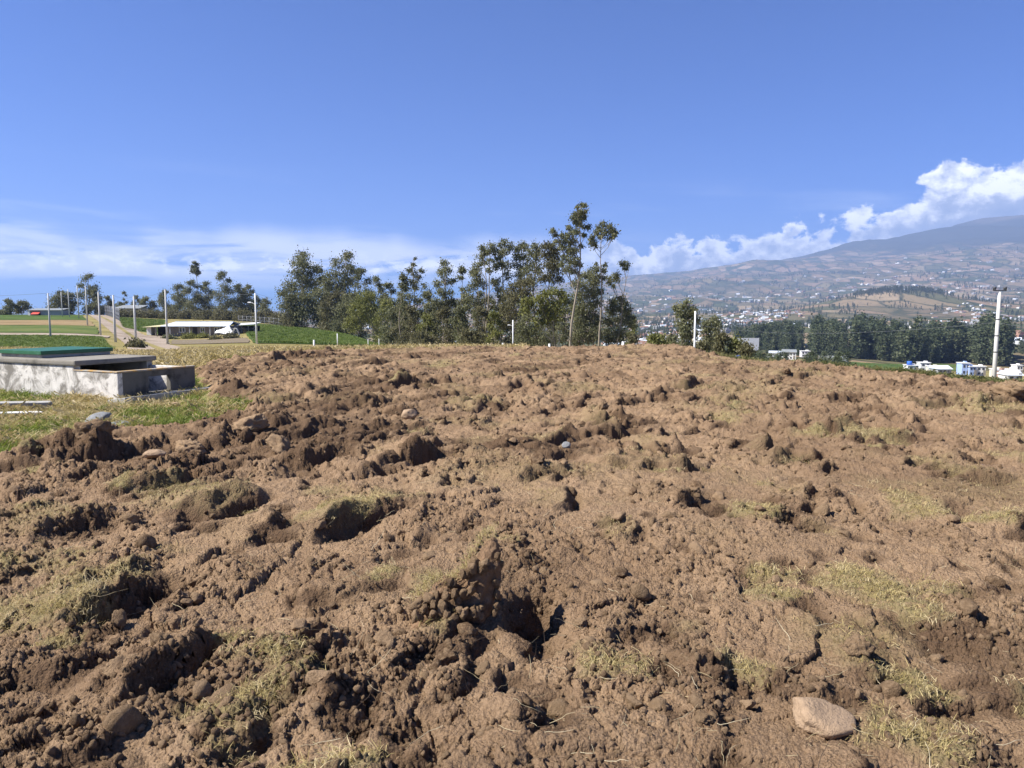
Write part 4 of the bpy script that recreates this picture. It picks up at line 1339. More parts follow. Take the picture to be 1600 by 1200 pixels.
# ------------------------------------------------------------------ trees
def make_tree(name, base, top, blobs, leafmat, barkmat, label, cat='tree', group=None, leaf=.34, dens=1.0, seed=0, trunk_r=None, stems=1, droop=.75, bare=0.0):
    """blobs: (dx, dy, height above base, radius, flatten) in metres; leaves are small faces spread in clumps through each"""
    r = np.random.default_rng(seed)
    root = empty(name, base)
    tag(root, label, cat, group)
    base = Vector(base); top = Vector(top) - base
    Ht = top.z
    tr = trunk_r or max(.07, Ht * .0105)
    mb = MB()
    bend = Vector((r.normal(0, .02) * Ht, r.normal(0, .02) * Ht, 0))

    def axis(t):
        return Vector((top.x * t, top.y * t, Ht * t)) + bend * math.sin(t * math.pi) + Vector((math.sin(t * 9 + seed) * .012 * Ht, 0, 0))
    n = 9
    for s in range(stems):
        off = Vector((0, 0, 0)) if s == 0 else Vector((r.normal(0, .10) * Ht, r.normal(0, .08) * Ht, 0))
        tt = 1.0 if s == 0 else r.uniform(.6, .9)
        mb.tube([axis(i / n * tt * .97) + off * (i / n) - Vector((0, 0, .4 if i == 0 else 0)) for i in range(n + 1)],
                [tr * (1 - .85 * i / n) * (1 if s == 0 else .7) for i in range(n + 1)], 6)
    for (dx, dy, hz, rad, fl) in blobs:
        c = Vector((dx, dy, hz))
        t0 = max(.12, min(.92, (hz - rad * .6 - (abs(dx - axis(hz / Ht).x) + abs(dy)) * 1.0) / Ht))
        a = axis(t0); m = a.lerp(c, .55) + Vector((0, 0, -.12 * (c - a).length))
        r0 = tr * .45 * (1 - .7 * t0)
        mb.tube([a, m, c + Vector((0, 0, rad * .3))], [r0, r0 * .65, r0 * .2], 4, cap=False)
        for q in range(3):
            e = c + Vector((r.normal(0, .5), r.normal(0, .5), r.normal(.3, .4))) * rad
            mb.tube([m, m.lerp(e, .6) + Vector((0, 0, -.05 * rad)), e], [r0 * .5, r0 * .3, r0 * .12], 3, cap=False)
    mb.build('trunk', barkmat, root, smooth=True)
    cs = []; tints = []
    for (dx, dy, hz, rad, fl) in blobs:
        ncl = max(4, int(7 + rad * 7))
        per = max(8, int(dens * 36 * rad / (leaf / .30) ** 1.5))
        d = r.normal(size=(ncl, 3)); d /= np.linalg.norm(d, axis=1)[:, None]
        cc = d * (rad * r.uniform(.25, 1.0, ncl) ** .6)[:, None] * np.array([1, 1, fl]) + np.array([dx, dy, hz])
        ct = r.uniform(0, 1, ncl)
        for i in range(ncl):
            k = int(per * r.uniform(.5, 1.3))
            p = cc[i] + r.normal(size=(k, 3)) * np.array([.36, .36, .30]) * rad
            m_ = r.random(k) < .22
            p[m_] += r.normal(size=(int(m_.sum()), 3)) * rad * .55
            cs.append(p); tints.append(np.clip(.55 * ct[i] + .45 * r.random(k), 0, 1))
    P = np.concatenate(cs); T = np.concatenate(tints); k = len(P)
    ax = r.normal(size=(k, 3)) * .55; ax[:, 2] -= droop; ax /= np.linalg.norm(ax, axis=1)[:, None]
    sd_ = np.cross(ax, r.normal(size=(k, 3))); sd_ /= np.linalg.norm(sd_, axis=1)[:, None]
    L = (leaf * r.uniform(.6, 1.3, k))[:, None]; W = L * r.uniform(.20, .34, k)[:, None]
    V = np.stack([P, P + ax * L * .45 + sd_ * W, P + ax * L, P + ax * L * .45 - sd_ * W], 1).reshape(-1, 3)
    F = np.arange(4 * k).reshape(k, 4)
    me = np_mesh('crown', V, F, leafmat, False, {'tint': np.repeat(T, 4)})
    link('crown', me, root)
    return root


def auto_blobs(Ht, wid, start, r, topx=0.0, n=None, gap=.15, pointy=.7):
    bl = []
    n = n or int(8 + Ht * .35)
    for i in range(n):
        t = start + (1 - start) * (i + .5) / n
        env = (1 - ((t - start) / (1 - start + 1e-6)) ** 2.2) ** .6 * pointy + (1 - pointy) * .6 + .12
        w = wid / 2 * env
        a = r.uniform(0, 6.283)
        rad = max(.45, w * r.uniform(.36, .62))
        q = max(0, w - rad * .7)
        if r.random() < gap and i < n - 2: continue
        bl.append((topx * t + q * math.cos(a), q * math.sin(a), Ht * t - rad * .25, rad, r.uniform(.6, .95)))
    rt = max(.5, wid * .14)
    bl.append((topx, 0, Ht - rt * .8, rt, .9))
    return bl


def tree_px(bx, tx, ty, D, wpx, start, label, mat='leaf', seed=0, blobs=None, group=None, name='eucalyptus_tree', cat='tree', **kw):
    """bx foot pixel column, (tx, ty) tip pixel, D metres away; blobs in pixels (px, py, radius) when traced"""
    r = np.random.default_rng(seed + 1000)
    b = ground(bx, D)
    t = at(tx, ty, D)
    mpp = D / FPX
    if blobs is not None:
        bl = []
        for (px, py, rp) in blobs:
            p = at(px, py, D)
            bl.append((p.x - b.x, r.normal(0, .35) * wpx * mpp * .5, p.z - b.z, rp * mpp * 1.08, r.uniform(.75, .95)))
    else:
        bl = auto_blobs(t.z - b.z, wpx * mpp, start, r, t.x - b.x, **{k: kw.pop(k) for k in ('n', 'gap', 'pointy') if k in kw})
    for k in ('n', 'gap', 'pointy'): kw.pop(k, None)
    leaf = kw.pop('leaf', max(.18, min(.55, D * .0025)))
    return make_tree(name, b, t, bl, M[mat], M[kw.pop('bark', 'bark')], label, cat, group, leaf=leaf, seed=seed, dens=kw.pop('dens', 1.0) * 1.2, **kw)


def Z(u, v, ox, oy, s): return (ox + u / s, oy + v / s)


def grove():
    G = 'eucalyptus trees of the grove behind the ploughed field'
    # traced from the picture: left pair
    z4 = lambda L: [(420 + u / 4.616, 300 + v / 4.616, q / 4.616) for u, v, q in L]
    z5 = lambda L: [(680 + u / 4.615, 300 + v / 4.615, q / 4.615) for u, v, q in L]
    z7 = lambda L: [(850 + u / 4.8, 300 + v / 4.8, q / 4.8) for u, v, q in L]
    tree_px(473, 470, 390, 172, 60, .1, 'tall dense eucalyptus at the left end of the grove', seed=1, group=G, blobs=z4([
        (240, 455, 38), (225, 500, 42), (270, 520, 38), (205, 580, 42), (280, 590, 40), (340, 560, 36), (370, 570, 22), (150, 680, 52), (220, 650, 50), (290, 660, 46),
        (130, 740, 46), (200, 760, 60), (270, 760, 55), (120, 830, 46), (190, 860, 55), (260, 870, 60), (310, 800, 45)]), dens=1.1)
    tree_px(530, 541, 391, 168, 60, .1, 'eucalyptus with forked open top, second tall one of the grove', seed=2, group=G, blobs=z4([
        (570, 445, 28), (545, 470, 26), (500, 520, 40), (560, 540, 40), (600, 575, 32), (470, 590, 36), (530, 610, 46), (590, 640, 42), (420, 640, 36), (470, 680, 52), (540, 700, 46),
        (410, 740, 46), (480, 790, 56), (560, 790, 46), (400, 840, 46), (470, 880, 56), (540, 890, 46)]))
    tree_px(500, 505, 430, 176, 40, .1, 'bushy eucalyptus between the two tall ones at left', seed=3, group=G, dens=1.2)
    tree_px(566, 566, 419, 162, 36, .15, 'pointed eucalyptus right of the forked one', seed=4, group=G)
    tree_px(588, 587, 432, 155, 36, .15, 'round headed eucalyptus behind the pale green tree', seed=5, group=G, dens=1.1)
    tree_px(608, 608, 441, 145, 34, .15, 'narrow eucalyptus right of the pale green tree', seed=6, group=G, dens=1.1)
    tree_px(585, 575, 455, 128, 46, .2, 'pale olive leafy tree standing at the end of the green crop field', 'leaf_lt', seed=7, name='leafy_tree', blobs=z4([
        (700, 750, 42), (740, 760, 38), (650, 800, 42), (620, 850, 34), (700, 830, 48), (760, 830, 34), (600, 910, 40), (660, 900, 46), (730, 910, 38), (570, 950, 34), (620, 980, 34)]), group=None)
    tree_px(628, 629, 429, 108, 24, .2, 'slim tree with lollipop tip left of the spindly eucalyptus', seed=8, group=G, gap=.2)
    tree_px(650, 647, 400, 108, 40, .1, 'spindly eucalyptus with thin spire and small leaf tufts', seed=9, group=G, blobs=z4([
        (1050, 475, 9), (1038, 520, 14), (1012, 555, 20), (1055, 590, 24), (1105, 565, 16), (1085, 610, 18), (1040, 640, 26), (965, 610, 16), (970, 690, 32), (1062, 680, 26), (1122, 670, 18),
        (1000, 760, 46), (1150, 735, 30), (1080, 790, 30), (970, 840, 46), (1050, 880, 46), (1120, 860, 40), (1000, 960, 50), (1090, 980, 44), (1150, 950, 34)]))
    tree_px(668, 668, 455, 105, 24, .15, 'short slim eucalyptus right of the spindly one', seed=10, group=G)
    tree_px(702, 695, 407, 104, 40, .1, 'eucalyptus with stacked round tufts, standing left of a gap', seed=11, group=G, blobs=z4([
        (1258, 510, 24), (1290, 565, 36), (1240, 575, 26), (1215, 655, 24), (1275, 630, 34), (1330, 640, 22), (1245, 710, 30), (1290, 730, 34), (1215, 800, 34), (1270, 810, 40), (1330, 800, 32),
        (1230, 890, 44), (1300, 900, 50), (1350, 940, 38), (1250, 980, 46), (1320, 1010, 46)]))
    tree_px(722, 721, 417, 102, 22, .25, 'thin sparse eucalyptus behind the round bush', seed=12, group=G, gap=.3)
    tree_px(745, 741, 420, 100, 30, .2, 'eucalyptus leaning left of the tall row', seed=13, group=G, gap=.2)
    tree_px(757, 755, 386, 98, 26, .5, 'leftmost of the tall row of high crowned eucalyptus', seed=14, group=G, gap=.25, blobs=z5([
        (345, 410, 26), (325, 460, 26), (370, 440, 20), (310, 530, 34), (350, 500, 24), (290, 600, 34), (330, 660, 36), (270, 680, 34), (250, 760, 40), (320, 780, 34)]))
    tree_px(764, 769, 382, 97, 26, .5, 'second of the tall row, umbrella shaped crown', seed=15, group=G, blobs=z5([
        (405, 395, 26), (430, 425, 26), (385, 430, 22), (455, 470, 24), (400, 500, 26), (430, 540, 24), (390, 560, 20), (410, 790, 22), (430, 650, 24)]))
    tree_px(784, 790, 374, 99, 28, .5, 'third of the tall row, flat topped and slender', seed=16, group=G, blobs=z5([
        (500, 360, 24), (465, 375, 20), (540, 385, 24), (510, 420, 30), (470, 440, 24), (480, 520, 26), (515, 530, 30), (520, 600, 30), (440, 640, 26), (460, 700, 28)]))
    tree_px(808, 814, 377, 100, 30, .4, 'fourth of the tall row, dense rounded crown', seed=17, group=G, blobs=z5([
        (622, 370, 22), (590, 400, 26), (650, 400, 26), (600, 460, 36), (650, 470, 34), (570, 520, 28), (620, 540, 34), (610, 600, 30)]))
    tree_px(838, 837, 382, 98, 30, .4, 'fifth of the tall row, next to the bushy brown one', seed=18, group=G, blobs=z5([
        (715, 395, 26), (740, 420, 28), (690, 430, 28), (720, 470, 34), (700, 540, 36), (740, 560, 30), (660, 580, 36), (690, 640, 40), (640, 650, 40)]))
    tree_px(862, 858, 379, 96, 36, .3, 'bushy olive brown eucalyptus beside the tallest tree', 'leaf_br', seed=19, group=G, blobs=z5([
        (790, 390, 26), (830, 385, 30), (860, 420, 30), (810, 450, 42), (860, 480, 44), (820, 530, 48), (870, 560, 46), (830, 610, 42), (880, 620, 36), (780, 620, 34)]), dens=1.2)
    tree_px(820, 815, 440, 94, 52, .15, 'brown olive spreading tree under the tall row', 'leaf_br', seed=20, group=G, blobs=z5([
        (620, 650, 40), (560, 680, 40), (680, 640, 40), (520, 730, 44), (590, 740, 50), (660, 720, 46), (500, 820, 44), (570, 820, 50), (530, 900, 44), (600, 880, 44)]))
    tree_px(889, 910, 313, 86, 60, .1, 'tallest eucalyptus with ragged open crown', seed=21, group=G, leaf=.23, blobs=z7([
        (288, 82, 16), (300, 110, 16), (270, 150, 24), (300, 150, 20), (240, 125, 12), (230, 170, 20), (265, 195, 30), (290, 190, 22), (215, 205, 20), (240, 240, 24), (275, 235, 22), (180, 270, 18), (320, 260, 22),
        (65, 285, 22), (85, 320, 16), (150, 320, 24), (190, 320, 28), (230, 310, 26), (105, 365, 22), (180, 370, 30), (225, 370, 30), (300, 330, 18), (130, 420, 24), (190, 430, 34), (230, 440, 28), (280, 400, 16),
        (160, 490, 28), (210, 510, 34), (250, 530, 26), (130, 540, 20), (190, 570, 30), (280, 540, 14), (230, 590, 20)]), trunk_r=.20)
    tree_px(943, 945, 346, 88, 46, .4, 'tall eucalyptus with umbrella crown, right of the tallest', seed=22, group=G, leaf=.23, blobs=z7([
        (450, 235, 20), (430, 265, 26), (480, 260, 28), (455, 300, 30), (505, 290, 26), (540, 310, 18), (400, 295, 22), (430, 330, 18), (495, 345, 18), (520, 330, 16),
        (365, 340, 24), (355, 380, 28), (385, 400, 16), (395, 530, 10), (455, 590, 20), (455, 545, 14), (440, 640, 18)]), trunk_r=.16)
    tree_px(950, 985, 408, 90, 44, .4, 'leaning eucalyptus with separate tufts at the right end of the grove', seed=23, group=G, leaf=.23, blobs=z7([
        (605, 525, 20), (630, 545, 16), (585, 545, 16), (600, 575, 12), (535, 620, 26), (500, 635, 24), (550, 650, 22), (500, 670, 18), (520, 700, 14)]), trunk_r=.11)
    tree_px(918, 930, 415, 90, 52, .05, 'dark dense tree filling the space under the tallest eucalyptus', seed=24, group=G, dens=1.25, blobs=z7([
        (390, 580, 26), (350, 610, 34), (300, 630, 34), (400, 640, 30), (360, 680, 40), (280, 700, 40), (240, 680, 30), (400, 740, 34), (330, 760, 46), (260, 790, 46), (380, 830, 46), (300, 860, 50), (240, 870, 40),
        (360, 920, 50), (270, 950, 50), (400, 960, 44), (320, 1010, 56), (250, 1040, 46), (390, 1050, 50), (320, 1090, 50)]))
    tree_px(968, 972, 463, 92, 52, .05, 'dark low tree at the right edge of the grove', seed=25, group=G, dens=1.15, blobs=z7([
        (560, 810, 30), (520, 830, 36), (600, 830, 26), (490, 880, 40), (550, 890, 40), (620, 880, 30), (650, 920, 34), (670, 940, 22), (500, 960, 46), (570, 970, 46), (630, 980, 34), (480, 1040, 46), (550, 1050, 46),
        (500, 1100, 46), (570, 1100, 36)]))
    tree_px(880, 862, 452, 80, 64, .2, 'pale green leafy young tree in front of the grove', 'leaf_lt', seed=26, name='leafy_tree', leaf=.28, blobs=z5([
        (800, 730, 36), (860, 720, 36), (920, 730, 34), (740, 780, 36), (800, 790, 46), (870, 790, 46), (935, 780, 28), (650, 780, 30), (680, 800, 28), (760, 850, 44), (830, 860, 46), (890, 850, 40), (650, 850, 34),
        (800, 920, 40), (740, 930, 34), (860, 900, 34)]), stems=3, trunk_r=.09)
    tree_px(832, 836, 470, 84, 46, .1, 'dark green tree below the pale young tree', seed=27, group=G, blobs=z5([
        (620, 960, 40), (660, 900, 36), (600, 1030, 40), (660, 1000, 46), (720, 1000, 40), (640, 1080, 46), (720, 1080, 44), (790, 1050, 40), (850, 1040, 40), (900, 980, 30), (930, 1050, 36)]))
    # lower storey of saplings and scrub
    k = 0
    for px, ty, D, w in ((612, 480, 112, 26), (640, 478, 104, 26), (664, 490, 102, 24), (690, 480, 100, 28), (715, 478, 98, 26), (752, 478, 96, 26), (772, 486, 94, 24), (790, 482, 96, 28), (852, 490, 92, 30),
                         (905, 480, 92, 26), (985, 496, 96, 20), (520, 455, 164, 40), (548, 458, 160, 40), (455, 462, 176, 34), (600, 468, 120, 30), (626, 470, 110, 26), (676, 470, 106, 28), (702, 468, 104, 26), (732, 465, 103, 28), (762, 462, 102, 26),
                         (780, 460, 101, 28), (800, 462, 101, 28), (822, 466, 100, 28), (868, 470, 97, 28), (890, 466, 97, 26)):
        k += 1
        tree_px(px, px + 1, ty, D, w * 1.35, .04, 'slender understorey sapling crowded among the grove trunks', ('leaf_br', 'leaf', 'leaf_br', 'leaf_lt')[k % 4], seed=100 + k, name='sapling',
                group='saplings under the grove', gap=.05, dens=1.15, pointy=.5)
    tree_px(735, 735, 518, 66, 46, .0, 'round rust olive bush before the grove', 'leaf_br', seed=130, name='bush', cat='bush', n=16, pointy=.55, dens=1.6, gap=0, bark='bark_dark', leaf=.2)
    tree_px(655, 655, 522, 80, 60, .0, 'low dark scrub bush at the end of the crop field', 'leaf_br', seed=131, name='bush', cat='bush', n=14, pointy=.4, dens=1.3, gap=0, bark='bark_dark', leaf=.24)
    # right of the grove
    tree_px(1070, 1072, 468, 62, 34, .1, 'lone leafy tree beside the slim white pole', seed=140, leaf=.22, blobs=[(1070, 474, 7), (1062, 480, 6), (1079, 482, 7), (1068, 488, 9), (1080, 492, 7), (1085, 500, 6), (1072, 498, 8), (1064, 508, 8),
            (1078, 510, 8), (1063, 518, 8), (1072, 524, 8), (1082, 520, 6), (1070, 536, 9), (1064, 545, 8), (1078, 542, 7)], name='leafy_tree')
    for i, (px, ty, w, D, lab, mt) in enumerate(((1105, 500, 24, 75, 'dark bush directly right of the slim white pole', 'leaf'), (1118, 498, 22, 80, 'taller dark bush second right of the white pole', 'leaf'),
                                                 (1128, 520, 26, 66, 'olive rounded bush third right of the white pole', 'leaf_br'), (1150, 530, 26, 66, 'bright green bush above the blue object', 'leaf_lt'),
                                                 (1022, 522, 18, 72, 'small olive tree above the crest mound', 'leaf_lt'), (1033, 524, 16, 74, 'second small olive tree, right of the crest mound', 'leaf_lt'),
                                                 (990, 520, 14, 84, 'small brownish bush at the right foot of the grove', 'leaf_br'), (1050, 524, 10, 84, 'dark round bush between the small olive trees and lone tree', 'leaf'),
                                                 (1100, 532, 40, 58, 'low olive scrub at the foot of the slim pole', 'leaf_br'), (1165, 538, 22, 62, 'low brown scrub right of the blue object', 'leaf_br'))):
        tree_px(px, px, ty, D, w, .02, lab, mt, seed=150 + i, name='bush', cat='bush', n=12, pointy=.55, dens=1.2, gap=.05, bark='bark_dark', leaf=.24)
    # left hill
    GL = 'trees on the left hill skyline'
    for i, (px, ty, w, D, st, lab) in enumerate((
            (14, 467, 20, 235, .1, 'leftmost dark tree on the skyline'), (34, 470, 22, 238, .35, 'umbrella topped tree left of the brick shed'), (3, 484, 20, 235, .05, 'low dark tree at the left frame edge'),
            (94, 454, 30, 246, .12, 'broad round tree behind the brick shed'), (108, 457, 24, 247, .2, 'right half of the tree pair behind the brick shed'),
            (138, 427, 32, 250, .08, 'tallest dark tree where the road tops the hill'), (150, 452, 18, 248, .1, 'lesser tree right of the tallest skyline tree'), (166, 462, 20, 255, .05, 'bushy tree behind the roadside fence'),
            (194, 455, 12, 300, .05, 'slim columnar tree behind the grey shed'), (186, 471, 14, 295, .2, 'small round tree left of the grey shed roof'), (212, 461, 14, 300, .15, 'feathery tree right of the slim columnar one'),
            (228, 463, 22, 300, .3, 'flat crowned tree right of the grey shed'), (256, 453, 24, 290, .1, 'ragged tree behind the tall road pole'), (240, 470, 14, 300, .1, 'small pale tree left of the ragged one'),
            (280, 444, 28, 280, .1, 'first of the big tree clump behind the farmhouse'), (300, 438, 30, 276, .08, 'second dense tree of the clump behind the farmhouse'),
            (305, 408, 13, 284, .80, 'spindly bare stemmed tree rising above the clump'), (324, 440, 28, 278, .08, 'third tree of the clump behind the farmhouse'),
            (349, 424, 34, 272, .08, 'tallest broad tree of the clump behind the farmhouse'), (373, 444, 28, 276, .08, 'fifth tree of the clump, above the white tent'),
            (387, 445, 26, 280, .2, 'open crowned tree behind the lamp pole'), (415, 466, 24, 270, .05, 'lower tree at the right end of the clump'), (400, 462, 22, 275, .1, 'small tree right behind the lamp pole'))):
        tree_px(px, px, ty, D, w, st, lab, 'leaf', seed=200 + i, group=None, dens=1.0, gap=.04, leaf=.5)
    for i, (px, ty, w, D, lab) in enumerate(((190, 486, 26, 236, 'scrub bush at the lower end of the roadside fence'), (212, 488, 34, 238, 'first bush of the scrub bank behind the meadow'), (236, 488, 34, 238, 'second bush of the scrub bank behind the meadow'),
                                             (262, 488, 34, 236, 'third bush of the scrub bank, behind the road pole'), (290, 487, 36, 236, 'fourth bush of the scrub bank, above the house roof'), (320, 487, 36, 232, 'fifth bush of the scrub bank above the house roof'),
                                             (350, 487, 36, 226, 'sixth bush of the scrub bank above the white tent'), (382, 487, 36, 222, 'seventh bush of the scrub bank, left of the lamp pole'), (412, 488, 36, 216, 'eighth bush of the scrub bank right of the lamp pole'),
                                             (436, 490, 30, 210, 'last bush of the scrub bank before the grove'))):
        tree_px(px, px, ty, D, w, .0, lab, 'leaf_br', seed=260 + i, name='bush', cat='bush', n=14, pointy=.3, dens=1.3, gap=0, bark='bark_dark', leaf=.5)
    for i, (px, ty, w, D, lab, mt) in enumerate(((265, 526, 24, 122, 'dark bush at the foot of the tall road pole', 'leaf'), (296, 523, 26, 124, 'green hedge bush before the house, left one', 'leaf_lt'), (316, 523, 22, 124, 'green hedge bush before the house, right one', 'leaf_lt'),
                                                 (335, 528, 22, 116, 'brown weedy bush before the white tent', 'leaf_br'), (360, 524, 24, 118, 'grey green weeds beside the greenhouse hoops', 'leaf_br'), (212, 536, 14, 68, 'small scrub at the foot of the roadside pole', 'leaf_br'))):
        tree_px(px, px, ty, D, w, .0, lab, mt, seed=290 + i, name='bush', cat='bush', n=12, pointy=.3, dens=1.3, gap=0, bark='bark_dark', leaf=.3)


grove()


# ------------------------------------------------------------------ poles, posts and wires
POLETOP = {}


def pole(px_b, px_t, py_t, D, label, r0=.15, r1=.09, mat='pole', lamp=0, ls=1.0, arm=False, key=None, n=10, group=None):
    b = ground(px_b, D); t = at(px_t, py_t, D)
    t.x = b.x
    root = empty('utility_pole', b)
    tag(root, label, 'pole', group)
    d = t - b
    mb = MB()
    mb.tube([(0, 0, -.4), tuple(d * .5), tuple(d)], [r0, (r0 + r1) / 2, r1], n)
    mb.build('shaft', M[mat], root, smooth=True)
    if lamp:
        z = d.z * (lamp if lamp < 1 else .8)
        a = MB(); q = d * (z / d.z)
        a.tube([q, q + Vector((-.25, 0, .12)) * ls, q + Vector((-.55, 0, .22)) * ls], .03 * ls, 6); a.build('lamp_arm', M['white_post'], root, smooth=True)
        l = MB(); l.box(q + Vector((-.72, 0, .24)) * ls, (.5 * ls, .26 * ls, .14 * ls), taper=.7); l.build('lamp_head', M['white_post'], root, bevel=.01)
    if arm:
        a = MB(); a.box(d + Vector((0, 0, .05)), (.52, .04, .04)); a.build('crossarm', M['dark_metal'], root)
        for s in (-1, 1):
            l = MB(); l.tube([d + Vector((s * .21, 0, .08)), d + Vector((s * .21, 0, .20))], [.05, .075], 8); l.build('floodlight', M['dark_metal'], root, smooth=True)
        for z in (.45, .60, .75):
            q = d * z
            l = MB(); l.tube([q - Vector((0, 0, .02)), q + Vector((0, 0, .02))], [r0 + (r1 - r0) * z + .006] * 2, n); l.build('band', M['dark_metal'], root, smooth=True)
    if key: POLETOP[key] = t
    return root


pole(259.5, 254, 452, 96, 'tall concrete pole standing just left of the farmhouse', key='p1')
pole(399.5, 396, 458, 92, 'white lamp pole right of the farmhouse', r0=.13, r1=.08, mat='white_post', lamp=.78, key='p2')
pole(210, 204, 463, 88, 'pole beside the dirt road, nearest left of the house pole', key='p3')
pole(178, 171, 461, 86, 'pole at the lower corner of the dark green field', key='p4')
pole(155, 149.5, 456, 108, 'pole beside the farm path junction', key='p5')
pole(135.5, 131, 447, 145, 'pole at the upper edge of the stubble field', key='p6')
pole(122.5, 120.5, 446, 190, 'slim pole below the tallest skyline tree', key='p7')
pole(108, 106, 452, 205, 'slim pole in front of the skyline tree pair', key='p8')
pole(97, 94.5, 456, 210, 'slim pole at the right end of the brick shed', key='p9')
pole(76.5, 70.5, 458, 88, 'dark slim pole in the olive field left', r0=.12, r1=.07, key='p10')
pole(801.5, 801, 500, 55, 'short white lamp pole before the grove', r0=.05, r1=.04, mat='white_post', lamp=.86, ls=.42, key='p11')
pole(1086.5, 1087.5, 486, 50, 'slim white pole right of the lone tree', r0=.075, r1=.055, mat='white_post', key='p12')
pole(1560, 1563, 456, 29, 'large concrete pole with crossarm and floodlights at right edge', r0=.095, r1=.055, arm=True, key='p13', n=16)


def wire(p, q, sag, label, r=.012):
    pts = []
    for i in range(17):
        t = i / 16
        v = p.lerp(q, t); v.z -= sag * 4 * t * (1 - t); pts.append(v)
    mb = MB(); mb.tube(pts, r, 4)
    o = mb.build('power_line', M['wire'], None, smooth=True)
    tag(o, label, 'wire')


wire(POLETOP['p10'], at(-260, 455, 84), .5, 'thin power line running left from the dark slim pole')
wire(POLETOP['p4'], POLETOP['p10'], .5, 'thin power line between the dark slim pole and field corner pole')
wire(POLETOP['p3'], POLETOP['p1'], .4, 'thin power line into the tall pole by the farmhouse')
wire(POLETOP['p4'], POLETOP['p3'], .3, 'thin power line between the two roadside poles')
wire(POLETOP['p2'], POLETOP['p1'], .5, 'thin power line between house pole and white lamp pole')
wire(POLETOP['p2'], at(520, 482, 125), .4, 'thin power line from the white lamp pole towards the grove')
wire(POLETOP['p13'].lerp(ground(1554, 29), .28), at(1040, 497, 62), .8, 'power line from the large right pole across the valley view', r=.004)
wire(POLETOP['p13'].lerp(ground(1554, 29), .28), at(1800, 500, 26), .3, 'power line leaving the large pole at the right frame edge', r=.004)


def marker(px, py_t, D, hgt, label, r=.06):
    t = at(px, py_t, D)
    zb = zf(t.x, t.y) if D < 36 else Hs(t.x, t.y)
    root = empty('marker_post', (t.x, t.y, zb))
    tag(root, label, 'post')
    h = max(.15, t.z - zb)
    mb = MB(); mb.tube([(0, 0, -.3), (0, 0, h - .02)], [r, r * .95], 10); mb.build('shaft', M['white_post'], root, smooth=True)
    c = MB(); c.tube([(0, 0, h - .02), (0, 0, h)], [r * 1.06, r * .8], 10); c.build('cap', M['white_post'], root, smooth=True)


marker(490.5, 531, 60, .6, 'short white post on the grass right of the lamp pole', .07)
marker(592, 529, 62, .6, 'thin white post at the right end of the crop field', .022)
marker(575, 530, 75, .5, 'tiny white stake left of the thin white post', .03)
marker(527, 521, 90, .5, 'small white stake in the middle of the crop field', .06)
marker(858.5, 537, 34, .5, 'short white marker post under the pale young tree', .055)
marker(973.5, 540, 30, .5, 'short white marker post beside the crest mound', .055)
marker(786, 536, 50, .5, 'white marker stub left of the short lamp pole', .09)


# ------------------------------------------------------------------ farm buildings
def fbox(name, px0, px1, py0, py1, D, dep, mat, par, base=None):
    """box whose front shows between two pixel columns and rows at distance D"""
    a = at(px0, py1, D); b = at(px1, py0, D)
    z0 = a.z if base is None else base
    mb = MB(); mb.box(((a.x + b.x) / 2, D + dep / 2, (z0 + b.z) / 2), (b.x - a.x, dep, b.z - z0))
    return mb, a, b


